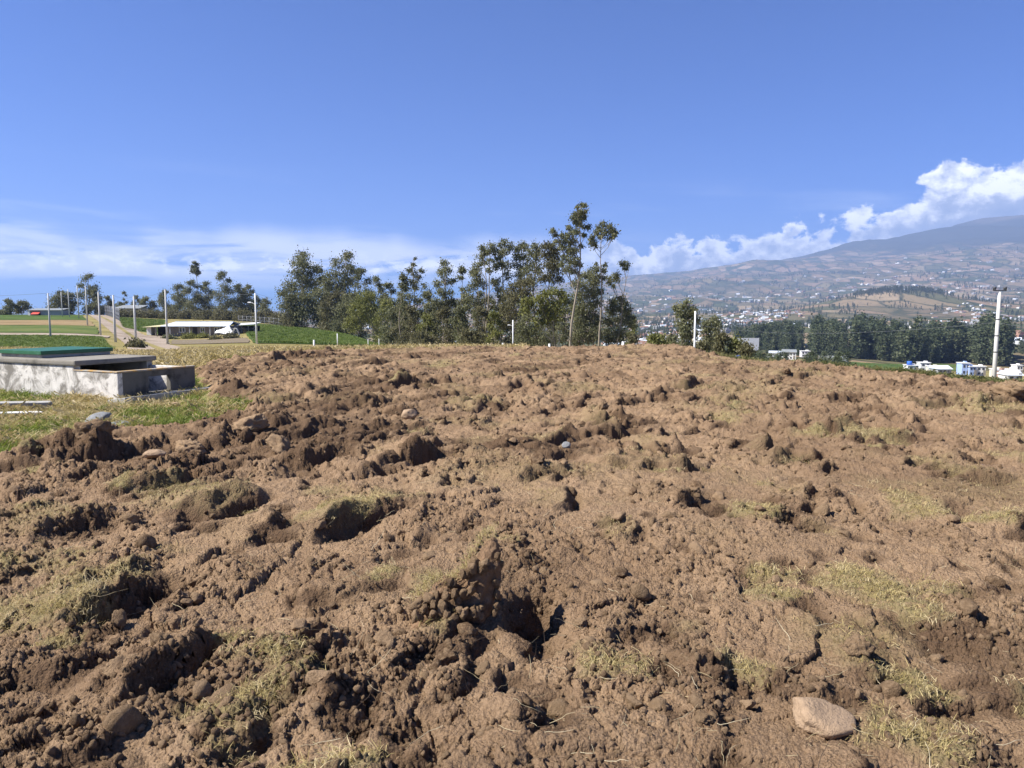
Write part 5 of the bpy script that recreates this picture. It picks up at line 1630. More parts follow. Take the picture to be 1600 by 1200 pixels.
def farmhouse():
    D = 133.0
    g0 = ground(305, D)
    root = empty('farmhouse', g0)
    tag(root, 'long low grey farmhouse with white sheet roof beside the dirt road', 'house')
    inv = -g0

    def P(px, py, d=D): return at(px, py, d) + inv
    zb = -.6
    x0, x1 = P(262, 520).x, P(358, 520).x
    ze = P(300, 510).z
    zr = P(300, 503.2, D + 3.5).z
    mb = MB(); mb.box(((x0 + x1) / 2, 3.4, (zb + ze) / 2), (x1 - x0, 6.8, ze - zb)); mb.build('wall', M['adobe'], root)
    # roof: separate sheets, front slope and dark back slope
    xa0, xa1 = P(254, 505).x, P(361, 505).x
    n = 9
    rf = MB(); rf.hexa([(xa0, -.9, ze - .02), (xa1, -.9, ze - .02), (xa1 - .9, 3.6, zr - .05), (xa0 + .7, 3.6, zr - .05), (xa0, -.9, ze + .02), (xa1, -.9, ze + .02), (xa1 - .9, 3.6, zr), (xa0 + .7, 3.6, zr)])
    ro = rf.build('roof', M['roof_metal'], root)
    for i in range(n):
        t0, t1 = i / n, (i + .96) / n
        l = lambda t, k: (xa0 + .7 * k) + ((xa1 - .9 * k) - (xa0 + .7 * k)) * t
        s = MB(); s.hexa([(l(t0, 0), -.95, ze + .02), (l(t1, 0), -.95, ze + .02), (l(t1, 1), 3.62, zr + .01), (l(t0, 1), 3.62, zr + .01),
                          (l(t0, 0), -.95, ze + .07), (l(t1, 0), -.95, ze + .07), (l(t1, 1), 3.62, zr + .06), (l(t0, 1), 3.62, zr + .06)])
        s.build('roof_sheet', M['roof_metal'], ro)
    bk = MB(); bk.hexa([(xa0 + .7, 3.63, zr - .1), (xa1 - .9, 3.63, zr - .1), (xa1 - .6, 7.6, ze + .1), (xa0 + .5, 7.6, ze + .1), (xa0 + .7, 3.63, zr + .14), (xa1 - .9, 3.63, zr + .14), (xa1 - .6, 7.6, ze + .2), (xa0 + .5, 7.6, ze + .2)])
    bk.build('roof_ridge', M['roof_grey'], root)
    for a, b, y0, y1 in ((280, 289.5, 511.5, 519.5), (313, 320, 511.5, 519.5), (335, 344, 511.5, 519)):
        p, q = P(a, y1), P(b, y0)
        w = MB(); w.box(((p.x + q.x) / 2, -.02, (p.z + q.z) / 2), (q.x - p.x, .06, q.z - p.z)); wo = w.build('window', M['frame'], root)
        for t in (.27, .73):
            g = MB(); g.box((p.x + (q.x - p.x) * t, -.06, (p.z + q.z) / 2), ((q.x - p.x) * .32, .03, (q.z - p.z) * .75)); g.build('pane', M['glass'], wo)
    p, q = P(302, 525), P(308, 511.5)
    d = MB(); d.box(((p.x + q.x) / 2, -.03, (p.z + q.z) / 2), (q.x - p.x, .06, q.z - p.z)); d.build('door', M['shade'], root)
    for c in (299.5, 269, 331, 352):
        x = P(c, 520).x
        m = MB(); m.box((x, -.75, (zb + ze) / 2), (.18, .18, ze - zb - .02)); m.build('column', M['block'], root)
    # lean-to at the left end
    xl0, xl1 = P(229.5, 520).x, P(257, 520).x
    zl = P(240, 511).z
    m = MB(); m.box((xl0 + .12, 1.6, (zb + zl) / 2), (.2, 3.4, zl - zb - .05)); m.build('white_end_wall', M['white_wall'], root)
    m = MB(); m.box((xl0 + .5, -.08, (zb + zl) / 2 + .2), (.7, .14, zl - zb - .5)); m.build('white_front_wall', M['white_wall'], root)
    m = MB(); m.box(((xl0 + xl1) / 2 + .3, 3.2, (zb + zl) / 2), (xl1 - xl0 - .4, .2, zl - zb)); m.build('back_wall', M['shade'], root)
    m = MB(); m.box((P(246, 520).x, -.6, (zb + zl) / 2), (.16, .16, zl - zb)); m.build('post', M['wood'], root)
    m = MB(); m.hexa([(xl0 - .35, -.9, zl - .05), (xl1, -.9, zl + .06), (xl1, 3.4, zl + .45), (xl0 - .35, 3.4, zl + .1), (xl0 - .35, -.9, zl + .02), (xl1, -.9, zl + .14), (xl1, 3.4, zl + .52), (xl0 - .35, 3.4, zl + .18)])
    m.build('lean_to_roof', M['roof_straw'], root)


farmhouse()


def tent_and_shed():
    D = 127.0
    g0 = ground(350, D)
    root = empty('white_tent', g0)
    tag(root, 'white peaked tarpaulin tent beside the farmhouse', 'tent')
    P = lambda px, py, d=D: at(px, py, d) - g0
    pk = P(358, 508.5, D + 1)
    c = [P(335, 520.5), P(365, 521), P(366, 519, D + 3), P(338, 517, D + 3)]
    ring = []
    N = 16
    V = [tuple(pk)]; F = []
    for k, t in enumerate((.35, .7, 1.0)):
        for i in range(N):
            e = i / N * 4; s = int(e); f = e - s
            q = c[s].lerp(c[(s + 1) % 4], f)
            v = pk.lerp(q, t); v.z -= .5 * t * (1 - t); v.z += (.12 * math.sin(i * 2.3)) * t
            V.append(tuple(v))
    for i in range(N): F.append((0, 1 + i, 1 + (i + 1) % N))
    for k in range(2):
        for i in range(N):
            a = 1 + k * N + i; b = 1 + k * N + (i + 1) % N
            F.append((a, a + N, b + N, b))
    me = bpy.data.meshes.new('canopy'); me.from_pydata(V, [], F); me.materials.append(M['tarp']); me.update()
    o = link('canopy', me, root)
    md = o.modifiers.new('thick', 'SOLIDIFY'); md.thickness = .04
    for q in c:
        m = MB(); m.tube([(q.x, q.y, -.6), tuple(q)], .04, 6); m.build('tent_pole', M['wood'], root)
    m = MB(); m.tube([(pk.x, pk.y, -.6), tuple(pk)], .05, 6); m.build('tent_pole', M['wood'], root)
    # hoops
    D2 = 125.0
    g1 = ground(368, D2)
    r2 = empty('hoop_frame', g1)
    tag(r2, 'grey arched hoop frame with netting between tent and open shed', 'frame')
    for k in range(4):
        a = at(361 + k * .8, 526, D2 + k) - g1; b = at(374 + k * .5, 526, D2 + k) - g1
        pts = []
        for i in range(11):
            t = i / 10
            pts.append((a.x + (b.x - a.x) * t, k * 1.0, a.z - .3 + 1.75 * math.sin(math.pi * t) ** .6))
        m = MB(); m.tube(pts, .045, 5); m.build('hoop', M['pole'], r2, smooth=True)
    for i in (2, 5, 8):
        m = MB(); t = i / 10; z = a.z - .3 + 1.75 * math.sin(math.pi * t) ** .6
        m.tube([(a.x + (b.x - a.x) * t, 0, z), (a.x + (b.x - a.x) * t, 3, z)], .03, 5); m.build('purlin', M['pole'], r2)
    # open shed
    D3 = 138.0
    g2 = ground(382, D3)
    r3 = empty('open_shed', g2)
    tag(r3, 'open shed with pale flat roof right of the farmhouse', 'shed')
    Q = lambda px, py, d=D3: at(px, py, d) - g2
    a, b = Q(366, 509), Q(398, 507)
    m = MB(); m.hexa([(a.x, -.3, a.z), (b.x, -.3, b.z), (b.x, 3.6, b.z + .25), (a.x, 3.6, a.z + .3), (a.x, -.3, a.z + .12), (b.x, -.3, b.z + .12), (b.x, 3.6, b.z + .37), (a.x, 3.6, a.z + .42)])
    m.build('roof', M['white_post'], r3)
    m = MB(); m.box(((a.x + b.x) / 2, 3.3, (a.z - .6) / 2), (b.x - a.x - .4, .15, a.z + .5)); m.build('back_wall', M['shade'], r3)
    for t in (.02, .35, .68, .97):
        x = a.x + (b.x - a.x) * t
        m = MB(); m.box((x, 0, a.z / 2 - .3), (.14, .14, a.z + .6)); m.build('post', M['wood'], r3)
    m = MB(); m.box(((a.x + b.x) / 2 + .4, .1, a.z * .55), (b.x - a.x - 1, .06, .1)); m.build('rail', M['wood'], r3)


tent_and_shed()


def hill_buildings():
    # brick shed with red tarp
    D = 225.0
    g0 = ground(70, D); root = empty('brick_shed', g0)
    tag(root, 'low brick and block shed with red awning on the left hill', 'shed')
    P = lambda px, py, d=D: at(px, py, d) - g0
    z1 = P(70, 485).z
    a, b, c, e = P(44, 490).x, P(52, 490).x, P(63.5, 490).x, P(95, 490).x
    for x0, x1, mt, nm in ((a, a + .6, 'white_wall', 'white_pier'), (a + .6, c, 'brick', 'brick_wall'), (c, e, 'block', 'block_wall')):
        m = MB(); m.box(((x0 + x1) / 2, 2.0 + (.02 if mt == 'brick' else 0), (z1 - .8) / 2), (x1 - x0, 4.0, z1 + .8)); m.build(nm, M[mt], root)
    m = MB(); m.hexa([(a - .3, -.4, z1), (e + .3, -.4, z1), (e + .3, 4.4, z1 + .55), (a - .3, 4.4, z1 + .55), (a - .3, -.4, z1 + .1), (e + .3, -.4, z1 + .1), (e + .3, 4.4, z1 + .65), (a - .3, 4.4, z1 + .65)])
    m.build('roof', M['roof_grey'], root)
    zt = P(57, 488.5).z
    m = MB(); m.hexa([(b, -1.3, zt - .5), (c, -1.3, zt - .5), (c, -.02, zt + .12), (b, -.02, zt + .12), (b, -1.3, zt - .4), (c, -1.3, zt - .4), (c, -.02, zt + .2), (b, -.02, zt + .2)]); m.build('awning', M['red_tarp'], root)
    m = MB(); m.box(((b + c) / 2 + .5, -.03, zt / 2 - .2), (1.2, .06, 1.4)); m.build('doorway', M['shade'], root)
    # white trough
    D = 215.0
    g0 = ground(17, D); root = empty('water_trough', g0)
    tag(root, 'long low white trough on the grass at far left', 'trough')
    p, q = at(10.5, 498, D) - g0, at(25, 495, D) - g0
    m = MB(); m.box(((p.x + q.x) / 2, 0, q.z - .25), (q.x - p.x, 1.0, .35), taper=1.05); m.build('basin', M['white_post'], root, bevel=.04)
    for s in (.12, .88):
        m = MB(); m.box((p.x + (q.x - p.x) * s, 0, (q.z - .42) / 2 - .1), (.25, .8, q.z - .42 + .2)); m.build('leg', M['block'], root)
    # grey shed
    D = 262.0
    g0 = ground(198, D); root = empty('grey_shed', g0)
    tag(root, 'dark grey low shed with sheet roof on the skyline behind the road', 'shed')
    P = lambda px, py, d=D: at(px, py, d) - g0
    x0, x1 = P(176, 482).x, P(220, 482).x; z1 = P(198, 482).z
    m = MB(); m.box(((x0 + x1) / 2, 3, (z1 - 1.5) / 2), (x1 - x0 - .8, 6, z1 + 1.5)); m.build('wall', M['block'], root)
    m = MB(); m.hexa([(x0, -.6, z1 - .1), (x1, -.6, z1 - .1), (x1 - .6, 6.5, z1 + 1.1), (x0 + .6, 6.5, z1 + 1.1), (x0, -.6, z1 + .1), (x1, -.6, z1 + .1), (x1 - .6, 6.5, z1 + 1.25), (x0 + .6, 6.5, z1 + 1.25)]); m.build('roof', M['roof_grey'], root)
    for a, b in ((182.5, 190.5), (208, 215.5)):
        p, q = P(a, 487), P(b, 483)
        m = MB(); m.box(((p.x + q.x) / 2, -.03, (p.z + q.z) / 2), (q.x - p.x, .06, q.z - p.z)); m.build('window', M['shade'], root)


hill_buildings()


def fence(name, path, h, label, npost, mesh=True):
    """chain link fence: posts, rails and woven wires as real thin strands"""
    pts = [ground(*p) for p in path]
    cum = [0]
    for i in range(1, len(pts)): cum.append(cum[-1] + (pts[i] - pts[i - 1]).length)

    def along(s):
        for i in range(1, len(pts)):
            if s <= cum[i] + 1e-6:
                f = (s - cum[i - 1]) / (cum[i] - cum[i - 1]); p = pts[i - 1].lerp(pts[i], f); return Vector((p.x, p.y, Hs(p.x, p.y)))
        return pts[-1]
    root = empty(name, pts[0]); tag(root, label, 'fence')
    off = pts[0]
    P = [along(cum[-1] * i / npost) - off for i in range(npost + 1)]
    for p in P:
        m = MB(); m.tube([p - Vector((0, 0, .3)), p + Vector((0, 0, h + .1))], .05, 6); m.build('post', M['block'], root, smooth=True)
    for z in (.08, h / 2, h):
        m = MB(); m.tube([p + Vector((0, 0, z)) for p in P], .03, 4); m.build('rail_wire', M['wire'], root)
    m = MB()
    tot = cum[-1]; k = int(tot / .75)
    for i in range(k):
        a = along(tot * i / k) - off; b = along(min(tot, tot * (i + 1.5) / k)) - off; c = along(max(0, tot * (i - 1.5) / k)) - off
        m.tube([a, b + Vector((0, 0, h))], .014, 3, cap=False); m.tube([a, c + Vector((0, 0, h))], .014, 3, cap=False)
    o = m.build('wire_netting', M['wire'], root)
    o['kind'] = 'stuff'


fence('chain_link_fence', [(186, 190), (178, 215), (168, 240), (156, 262), (148, 285)], 3.2, 'tall grey wire fence along the upper dirt road', 12)
fence('chain_link_fence', [(372, 203), (430, 190), (480, 182), (524, 172)], 1.9, 'wire fence along the far edge of the crop field', 20)

# ------------------------------------------------------------------ valley houses
def house(px, py_b, D, w, dep, h, mat, label, group=None, floors=1, roof='flat', rz=0.0, nwin=3, tank_=False, z=None):
    ds = np.linspace(D * .55, D * 1.6, 160)
    pz = np.abs(H(xa(px) * ds, ds) - np.array([zz(py_b, d) for d in ds])) / ds
    D = float(ds[int(np.argmin(pz + .00001 * np.abs(ds - D) / D))])
    b = ground(px, D)
    zg = b.z
    root = empty('house', (b.x, b.y, zg), rz); tag(root, label, 'house', group)
    h = h * .85
    z0, z1 = -1.5, h
    m = MB(); m.box((0, dep / 2, (z0 + z1) / 2), (w, dep, z1 - z0)); m.build('wall', M[mat], root)
    if roof == 'flat':
        m = MB(); m.box((0, dep / 2, z1 + .1), (w + .5, dep + .5, .2)); r = m.build('roof', M['white_wall'] if mat != 'brick' else M['block'], root)
        m = MB(); m.box((w * .25, dep * .6, z1 + .45), (w * .3, dep * .3, .55)); m.build('stair_box', M[mat], r)
    else:
        m = MB(); m.hexa([(-w / 2 - .4, -.5, z1 + .01), (w / 2 + .4, -.5, z1 + .01), (w / 2 + .4, dep + .5, z1 + .01), (-w / 2 - .4, dep + .5, z1 + .01),
                          (-w / 2 - .4, dep / 2 - .05, z1 + dep * .22), (w / 2 + .4, dep / 2 - .05, z1 + dep * .22), (w / 2 + .4, dep / 2 + .05, z1 + dep * .22), (-w / 2 - .4, dep / 2 + .05, z1 + dep * .22)])
        m.build('roof', M[roof], root)
    if tank_:
        m = MB(); m.tube([(-w * .2, dep * .4, z1 + .2), (-w * .2, dep * .4, z1 + 1.8)], [1.1, 1.0], 10); m.build('roof_tank', M['blue_tarp'], root, smooth=True)
    for f in range(floors):
        zc = z1 - (z1 - max(0, z1 - h)) * (f + .5) / floors
        for i in range(nwin):
            x = -w / 2 + w * (i + .6) / (nwin + .2)
            m = MB(); m.box((x, -.03, zc), (w / nwin * .48, .08, h / floors * .42)); m.build('window', M['glass'], root)
    m = MB(); m.box((w * .36, -.03, max(.2, z1 - h) + 1.0), (.95, .09, 2.0)); m.build('door', M['wood'], root)
    return root


def valley_houses():
    NB = [(1236, 562, 330, 6.5, 6, 4.6, 'white_wall', 'white two storey house with gabled roof at the green field edge', 2, 'roof_grey'),
          (1217, 557, 352, 9.0, 5, 2.6, 'white_wall', 'long white shed left behind the white gabled house', 1, 'roof_metal'),
          (1262, 558, 345, 5.2, 5, 4.2, 'white_wall', 'white house with balcony right of the white gabled house', 2, 'flat'),
          (1272, 557, 350, 3.0, 4, 3.2, 'white_wall', 'small white tower block right of the balcony house', 1, 'flat'),
          (1212, 564, 322, 4.0, 4, 2.2, 'cream_wall', 'small cream hut left of the white gabled house', 1, 'roof_grey'),
          (1224, 543, 430, 5.0, 5, 3.0, 'block', 'grey hut below the dark wood with pale roof', 1, 'roof_metal'),
          (1245, 548, 410, 5.5, 4, 2.4, 'white_wall', 'white cottage above the balcony house', 1, 'roof_metal'),
          (1268, 543, 425, 6.5, 4, 2.2, 'cream_wall', 'cream shed at the upper edge of the green field', 1, 'roof_metal'),
          (1202, 535, 450, 4.5, 4, 3.0, 'white_wall', 'white house at the left end of the wood', 1, 'flat'),
          (1432, 579, 330, 4.2, 5, 2.4, 'white_wall', 'white house with blue roof tank', 1, 'flat'),
          (1451, 580, 326, 4.0, 5, 4.2, 'white_wall', 'white two storey block right of the blue roof tank', 2, 'flat'),
          (1464, 582, 322, 4.0, 5, 2.8, 'cream_wall', 'cream house stepping down right of the white block', 1, 'flat'),
          (1482, 584, 315, 5.5, 6, 2.2, 'block', 'pale flat warehouse left of the blue house', 1, 'roof_metal'),
          (1515, 586, 300, 2.9, 5, 5.4, 'blue_wall', 'light blue two storey house left part', 2, 'flat'),
          (1526, 586.5, 301, 2.6, 5, 4.0, 'blue_wall', 'lower light blue wing beside the blue house', 2, 'flat'),
          (1539, 587, 300, 3.4, 5, 4.2, 'white_wall', 'white house right of the light blue wing', 2, 'flat'),
          (1566, 589, 290, 3.2, 5, 3.2, 'cream_wall', 'cream house right of the large pole', 1, 'flat'),
          (1577, 590, 288, 3.0, 5, 2.8, 'brick', 'brick house between cream and white houses at right', 1, 'flat'),
          (1588, 590, 292, 3.6, 5, 3.2, 'white_wall', 'white house near the right frame edge', 1, 'flat'),
          (1593, 594, 240, 4.2, 6, 1.8, 'white_wall', 'dark gabled white barn at the right frame edge', 1, 'roof_metal'),
          (1600, 586, 295, 2.5, 5, 5.0, 'white_wall', 'tall white house cut by the right frame edge', 2, 'flat'),
          (1490, 552, 470, 5.0, 5, 3.4, 'cream_wall', 'house with red roof inside the dark wood', 1, 'roof_red'),
          (1170, 546, 200, 5.0, 4, 2.6, 'cream_wall', 'unfinished cream house behind the bushes right of the white pole', 1, 'flat'),
          (1158, 552, 150, 2.6, 3, 1.6, 'brick', 'brick hut behind the bright green bush', 1, 'roof_red'),
          (1029, 540, 180, 3.4, 4, 1.6, 'white_wall', 'white hut right behind the crest mound', 1, 'roof_metal'),
          (1049, 543, 170, 2.6, 3, 1.8, 'white_wall', 'white hut left of the lone tree', 1, 'flat')]
    for i, (px, py, D, w, dep, h, mt, lab, fl, rf) in enumerate(NB):
        house(px, py, D, w, dep, h, mt, lab, None, fl, rf, rng.uniform(-.35, .1), max(2, int(w / 1.6)), tank_=(i == 9))
    # long white yard walls
    for px0, px1, py, D, lab in ((1200, 1222, 556, 345, 'long white yard wall left of the white gabled house'), (1279, 1325, 561, 352, 'long pale yard wall right of the balcony house'), (1150, 1186, 532, 480, 'long pale wall left of the wood')):
        a, b = at(px0, py, D), at(px1, py + 1, D)
        za = Hs(a.x, a.y)
        m = MB(); m.box(((a.x + b.x) / 2, D, (za - 1 + a.z + 1.6) / 2), (b.x - a.x, .3, a.z + 1.6 - za + 1)); o = m.build('yard_wall', M['white_wall'], None); tag(o, lab, 'wall')
    m = MB(); p = at(1152, 556, 60); zg = Hs(p.x, p.y)
    tr = empty('blue_barrel', (p.x, p.y, zg)); tag(tr, 'blue plastic barrel among the bushes at the field edge', 'barrel')
    hh = max(.9, p.z - zg)
    m.tube([(0, 0, 0), (0, 0, hh * .3), (0, 0, hh * .7), (0, 0, hh)], [.27, .31, .31, .26], 14); m.build('body', M['blue_tarp'], tr, smooth=True)
    m = MB(); m.tube([(0, 0, hh), (0, 0, hh + .05)], [.2, .18], 12); m.build('lid', M['blue_tarp'], tr, smooth=True)


valley_houses()


def simple_house_mesh(kind):
    m = MB()
    if kind == 0: m.box((0, 0, .1), (1, .8, 1.0)); m.box((.2, .1, .75), (.5, .5, .3))
    else:
        m.box((0, 0, .0), (1, .8, .8))
        m.hexa([(-.55, -.45, .41), (.55, -.45, .41), (.55, .45, .41), (-.55, .45, .41), (-.55, -.02, .75), (.55, -.02, .75), (.55, .02, .75), (-.55, .02, .75)])
    return m


def far_town():
    mats = ['white_wall', 'cream_wall', 'block', 'white_wall', 'brick', 'white_wall']
    protos = []
    for i, mt in enumerate(mats):
        mm = simple_house_mesh(i % 2)
        me = bpy.data.meshes.new('town_house'); me.from_pydata(mm.v, [], mm.f); me.materials.append(M[mt])
        if i % 2:
            me.materials.append(M['roof_tan'] if i == 1 else M['roof_grey'] if i == 3 else M['roof_metal'])
            for p in me.polygons[6:]: p.material_index = 1
        me.update(); protos.append(me)
    # clusters: (px, D, spread px, spread D, number)
    cl = [(1000, 700, 30, 120, 90), (1030, 620, 30, 90, 60), (1010, 900, 40, 160, 120), (1060, 1000, 40, 150, 90), (1150, 1500, 55, 200, 320), (1190, 1800, 50, 250, 260), (1110, 1300, 40, 150, 140),
          (1050, 1700, 60, 300, 160), (1130, 2600, 90, 500, 260), (1250, 1250, 60, 150, 90), (1490, 1150, 70, 150, 130), (1570, 1500, 50, 200, 180), (1520, 1900, 60, 250, 140), (1400, 1000, 60, 80, 60),
          (1590, 760, 30, 90, 30), (1000, 3400, 120, 700, 260), (1300, 3400, 200, 700, 330), (1500, 3600, 150, 700, 260), (1180, 4200, 200, 900, 330), (1450, 5000, 220, 800, 260), (1100, 850, 60, 160, 70),
          (800, 1500, 200, 500, 200), (650, 1800, 160, 600, 120)]
    X = []; Yy = []
    for px, D, sp, sD, n in cl:
        p = rng.normal(px, sp * .6, n); d = np.clip(rng.normal(D, sD * .6, n), 560, 7500)
        X.append((p - 800) / FPX * d); Yy.append(d)
    x = np.concatenate(X); y = np.concatenate(Yy)
    sel = rng.random(len(x)) < .32; x, y = x[sel], y[sel]
    keep = ~((np.abs(x - HILL[0]) < 330) & (np.abs(y - HILL[1]) < 300))
    x, y = x[keep], y[keep]
    z = H(x, y)
    px = x / y * FPX + 800
    order = np.argsort(y)
    vis = [i for i in order if 985 < px[i] < 1598][:250]
    vs = set(vis)
    rest = np.array([i for i in range(len(x)) if i not in vs])
    for k, i in enumerate(vis):
        o = link('town_house', protos[rng.integers(0, 6)])
        s = rng.uniform(6, 11)
        o.location = (x[i], y[i], z[i] + .15 * s); o.rotation_euler = (0, 0, rng.uniform(-.6, .6)); o.scale = (s, s * rng.uniform(.8, 1.3), s * rng.uniform(.4, .75))
        tag(o, 'small pale house in the nearer part of the valley town', 'house', 'houses of the valley town')
    n = len(rest)
    s = rng.uniform(6, 12, n) * np.clip(y[rest] / 2600, .8, 1.5)
    scatter('far_town', np.stack([x[rest], y[rest], z[rest] + .3], -1), np.stack([np.zeros(n), np.zeros(n), rng.uniform(-.7, .7, n)], -1),
            np.stack([s * rng.uniform(.7, 1.8, n), s, s * rng.uniform(.35, .7, n)], -1), rng.integers(0, 6, n), protos, 'far scattered white houses on the valley floor and lower mountain slope', 'town')


far_town()


# ------------------------------------------------------------------ far woods
def wood_tree(seed, hgt, wid, nclump=34, per=20, leaf=.9):
    r = np.random.default_rng(seed)
    t = (np.arange(nclump) + .5) / nclump
    w = wid / 2 * (np.sin(np.clip(t * 1.05, 0, 1) * math.pi) ** .55 * .8 + .2) * (1 - .45 * t)
    a = r.uniform(0, 6.283, nclump); q = w * r.uniform(.2, 1, nclump)
    cc = np.stack([q * np.cos(a), q * np.sin(a), hgt * (.12 + .88 * t)], -1)
    P = np.repeat(cc, per, 0) + r.normal(size=(nclump * per, 3)) * np.array([.13, .13, .035]) * np.array([wid, wid, hgt])
    T = np.clip(np.repeat(r.random(nclump), per) * .6 + .4 * r.random(nclump * per), 0, 1)
    k = len(P)
    ax = r.normal(size=(k, 3)); ax[:, 2] -= .5; ax /= np.linalg.norm(ax, axis=1)[:, None]
    sd_ = np.cross(ax, r.normal(size=(k, 3))); sd_ /= np.linalg.norm(sd_, axis=1)[:, None]
    L = (leaf * r.uniform(.6, 1.3, k))[:, None]; W = L * .42
    V = np.stack([P, P + ax * L * .5 + sd_ * W, P + ax * L, P + ax * L * .5 - sd_ * W], 1).reshape(-1, 3)
    me = np_mesh('wood_tree', V, np.arange(4 * k).reshape(k, 4), M['leaf_far'], False, {'tint': np.repeat(T, 4)})
    return me


def far_woods():
    TR = [wood_tree(900 + i, 1.0, .34, 34, 22, .05) for i in range(6)]
    # band of eucalyptus wood across the valley: front and back edge by pixel column
    fr = np.array([1150, 1180, 1220, 1260, 1320, 1370, 1420, 1460, 1500, 1540, 1585])
    dn = np.array([600, 560, 520, 480, 450, 440, 420, 430, 450, 420, 410]); df = np.array([680, 680, 660, 640, 620, 600, 580, 560, 560, 540, 500])
    n = 950
    px = rng.uniform(1150, 1588, n); f = rng.random(n) ** 1.2
    D = np.interp(px, fr, dn) * (1 - f) + np.interp(px, fr, df) * f
    x = (px - 800) / FPX * D; y = D
    z = H(x, y)
    htop = np.interp(px, [1150, 1180, 1230, 1300, 1380, 1400, 1420, 1450, 1480, 1510, 1530, 1560, 1590], [516, 510, 506, 504, 503, 507, 512, 508, 514, 515, 506, 505, 510])
    zt = EYE + D * ((485 - htop) / FPX)
    h = np.clip((zt - z) * (.32 + .74 * rng.random(n) ** .8) * (.62 + .8 * fbm2(px / 14, D / 60, 557, 2)), 7, 32)
    gap = fbm2(px / 26, np.zeros(n), 555, 3)
    keep = (gap > .30); x, y, z, h = x[keep], y[keep], z[keep], h[keep]; n = len(x)
    scatter('eucalyptus_wood', np.stack([x, y, z - .5], -1), np.stack([rng.normal(0, .04, n), rng.normal(0, .04, n), rng.uniform(0, 6.28, n)], -1),
            np.stack([h * rng.uniform(.8, 1.7, n), h * rng.uniform(.8, 1.7, n), h], -1), rng.integers(0, 6, n), TR, 'dark green eucalyptus wood stretching across the valley at right', 'wood')
    # knoll wood
    n = 2600
    x = rng.normal(HILL[0] - 20, 260, n); y = rng.normal(HILL[1] - 60, 170, n)
    t = fbm2(x / 150, y / 90, 560, 4); rel = H(x, y)
    keep = ((t > .58) & (rng.random(n) < .6)) | ((rel > 48) & (rng.random(n) < .9)); x, y = x[keep], y[keep]; n = len(x); h = rng.uniform(8, 17, n)
    scatter('knoll_wood', np.stack([x, y, H(x, y) - .5], -1), np.stack([np.zeros(n), np.zeros(n), rng.uniform(0, 6.28, n)], -1), np.stack([h, h, h], -1), rng.integers(0, 6, n), TR,
            'dark wood crowning the terraced knoll in the valley', 'wood')
    # hedges and groves over valley and slopes
    n = 15000
    px = rng.uniform(930, 1720, n); D = np.exp(rng.uniform(math.log(520), math.log(6800), n)); x = (px - 800) / FPX * D; y = D
    t = fbm2(x / 130, y / 220, 570, 4, .6)
    inw = (px > 1140) & (px < 1590) & (D < 700)
    keep = (t > .545) & ~inw & (H(x, y) < 560); x, y = x[keep], y[keep]; n = len(x)
    h = rng.uniform(5, 13, n) * np.clip(y / 2500, .8, 1.5)
    scatter('valley_trees', np.stack([x, y, H(x, y) - .5], -1), np.stack([np.zeros(n), np.zeros(n), rng.uniform(0, 6.28, n)], -1), np.stack([h * 1.2, h * 1.2, h], -1), rng.integers(0, 6, n), TR,
            'scattered dark hedges and tree groups over the valley and lower slopes', 'trees')
    n = 700
    px = rng.uniform(960, 1330, n); D = rng.uniform(110, 480, n); x = (px - 800) / FPX * D; y = D
    keep = (fbm2(x / 20, y / 34, 580, 3) > .53) & ~((px > 1190) & (D < 470) & (D > 230)); x, y = x[keep], y[keep]; n = len(x); h = rng.uniform(2, 6, n)
    scatter('slope_scrub', np.stack([x, y, H(x, y) - .3], -1), np.stack([np.zeros(n), np.zeros(n), rng.uniform(0, 6.28, n)], -1), np.stack([h * 1.6, h * 1.6, h], -1), rng.integers(0, 6, n), TR,
            'dark scrub on the slope falling behind the ploughed field', 'scrub')


far_woods()


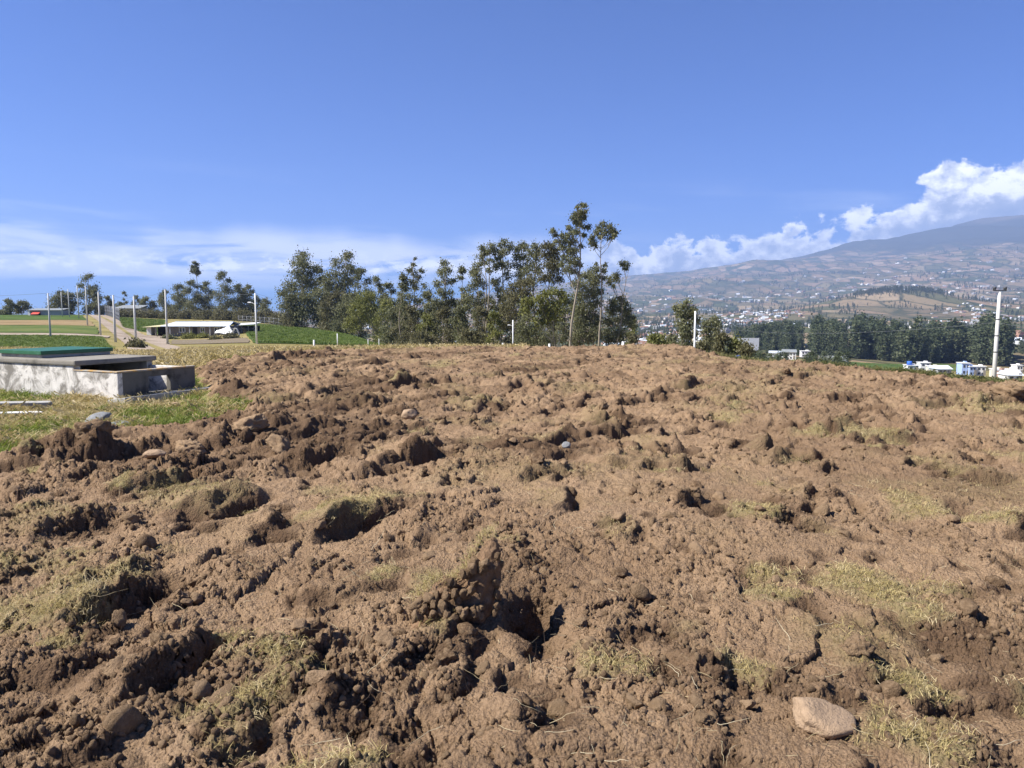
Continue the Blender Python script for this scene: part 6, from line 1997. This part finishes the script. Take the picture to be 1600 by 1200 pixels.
def crop_plants():
    CP_ = [blade_mesh('crop_plant', 26, .30, .30, 1.0, .035, M['crop_leaf'], 300 + i, .3) for i in range(4)]
    for nm, quad, n, sc, lab in (('crop_plants', [(404, 94), (632, 100), (545, 168), (378, 195)], 9000, (.5, 1.3), 'leafy green crop plants covering the field right of the farmhouse'),
                                 ('meadow_plants', [(192, 152), (242, 142), (256, 222), (186, 222)], 2500, (.5, 1.2), 'green plants of the small meadow left of the farmhouse'),
                                 ('dark_crop_plants', [(-200, 44), (174, 55), (157, 97), (-200, 83)], 9000, (.3, .75), 'dark green crop plants covering the lower left field')):
        P = [ground(*p) for p in quad]
        u = rng.random(n); v = rng.random(n)
        x = (1 - v) * ((1 - u) * P[0].x + u * P[1].x) + v * ((1 - u) * P[3].x + u * P[2].x)
        y = (1 - v) * ((1 - u) * P[0].y + u * P[1].y) + v * ((1 - u) * P[3].y + u * P[2].y)
        scatter(nm, np.stack([x, y, H(x, y) + .05], -1), np.stack([rng.normal(0, .1, n), rng.normal(0, .1, n), rng.uniform(0, 6.28, n)], -1), rng.uniform(sc[0], sc[1], n), rng.integers(0, 4, n), CP_, lab, 'crop')


crop_plants()
sheet('valley_green_field', [(1275, 285), (1500, 250), (1420, 400), (1262, 335)], M['crop'], 40, 30, lift=.3, wob=4)
sheet('wood_edge_clearing', [(1450, 345), (1520, 345), (1505, 425), (1462, 425)], M['crop_olive'], 30, 20, lift=.3, wob=4)


# ------------------------------------------------------------------ haze
def haze():
    m = bpy.data.materials.new('haze_air')
    m.use_nodes = True
    t = m.node_tree
    t.nodes.clear()
    o = t.nodes.new('ShaderNodeOutputMaterial')
    v = t.nodes.new('ShaderNodeVolumePrincipled')
    v.inputs['Color'].default_value = (0.42, 0.60, 1.0, 1)
    v.inputs['Density'].default_value = 0.000118
    v.inputs['Anisotropy'].default_value = 0.1
    t.links.new(v.outputs[0], o.inputs['Volume'])
    mb = MB()
    zt = ZMAX + 25
    mb.box((0, 6000, (zt - 130) / 2), (23400, 13300, zt + 130))
    ob = mb.build('haze', m)
    tag(ob, 'pale blue haze in the valley air', 'haze', kind='stuff')


haze()
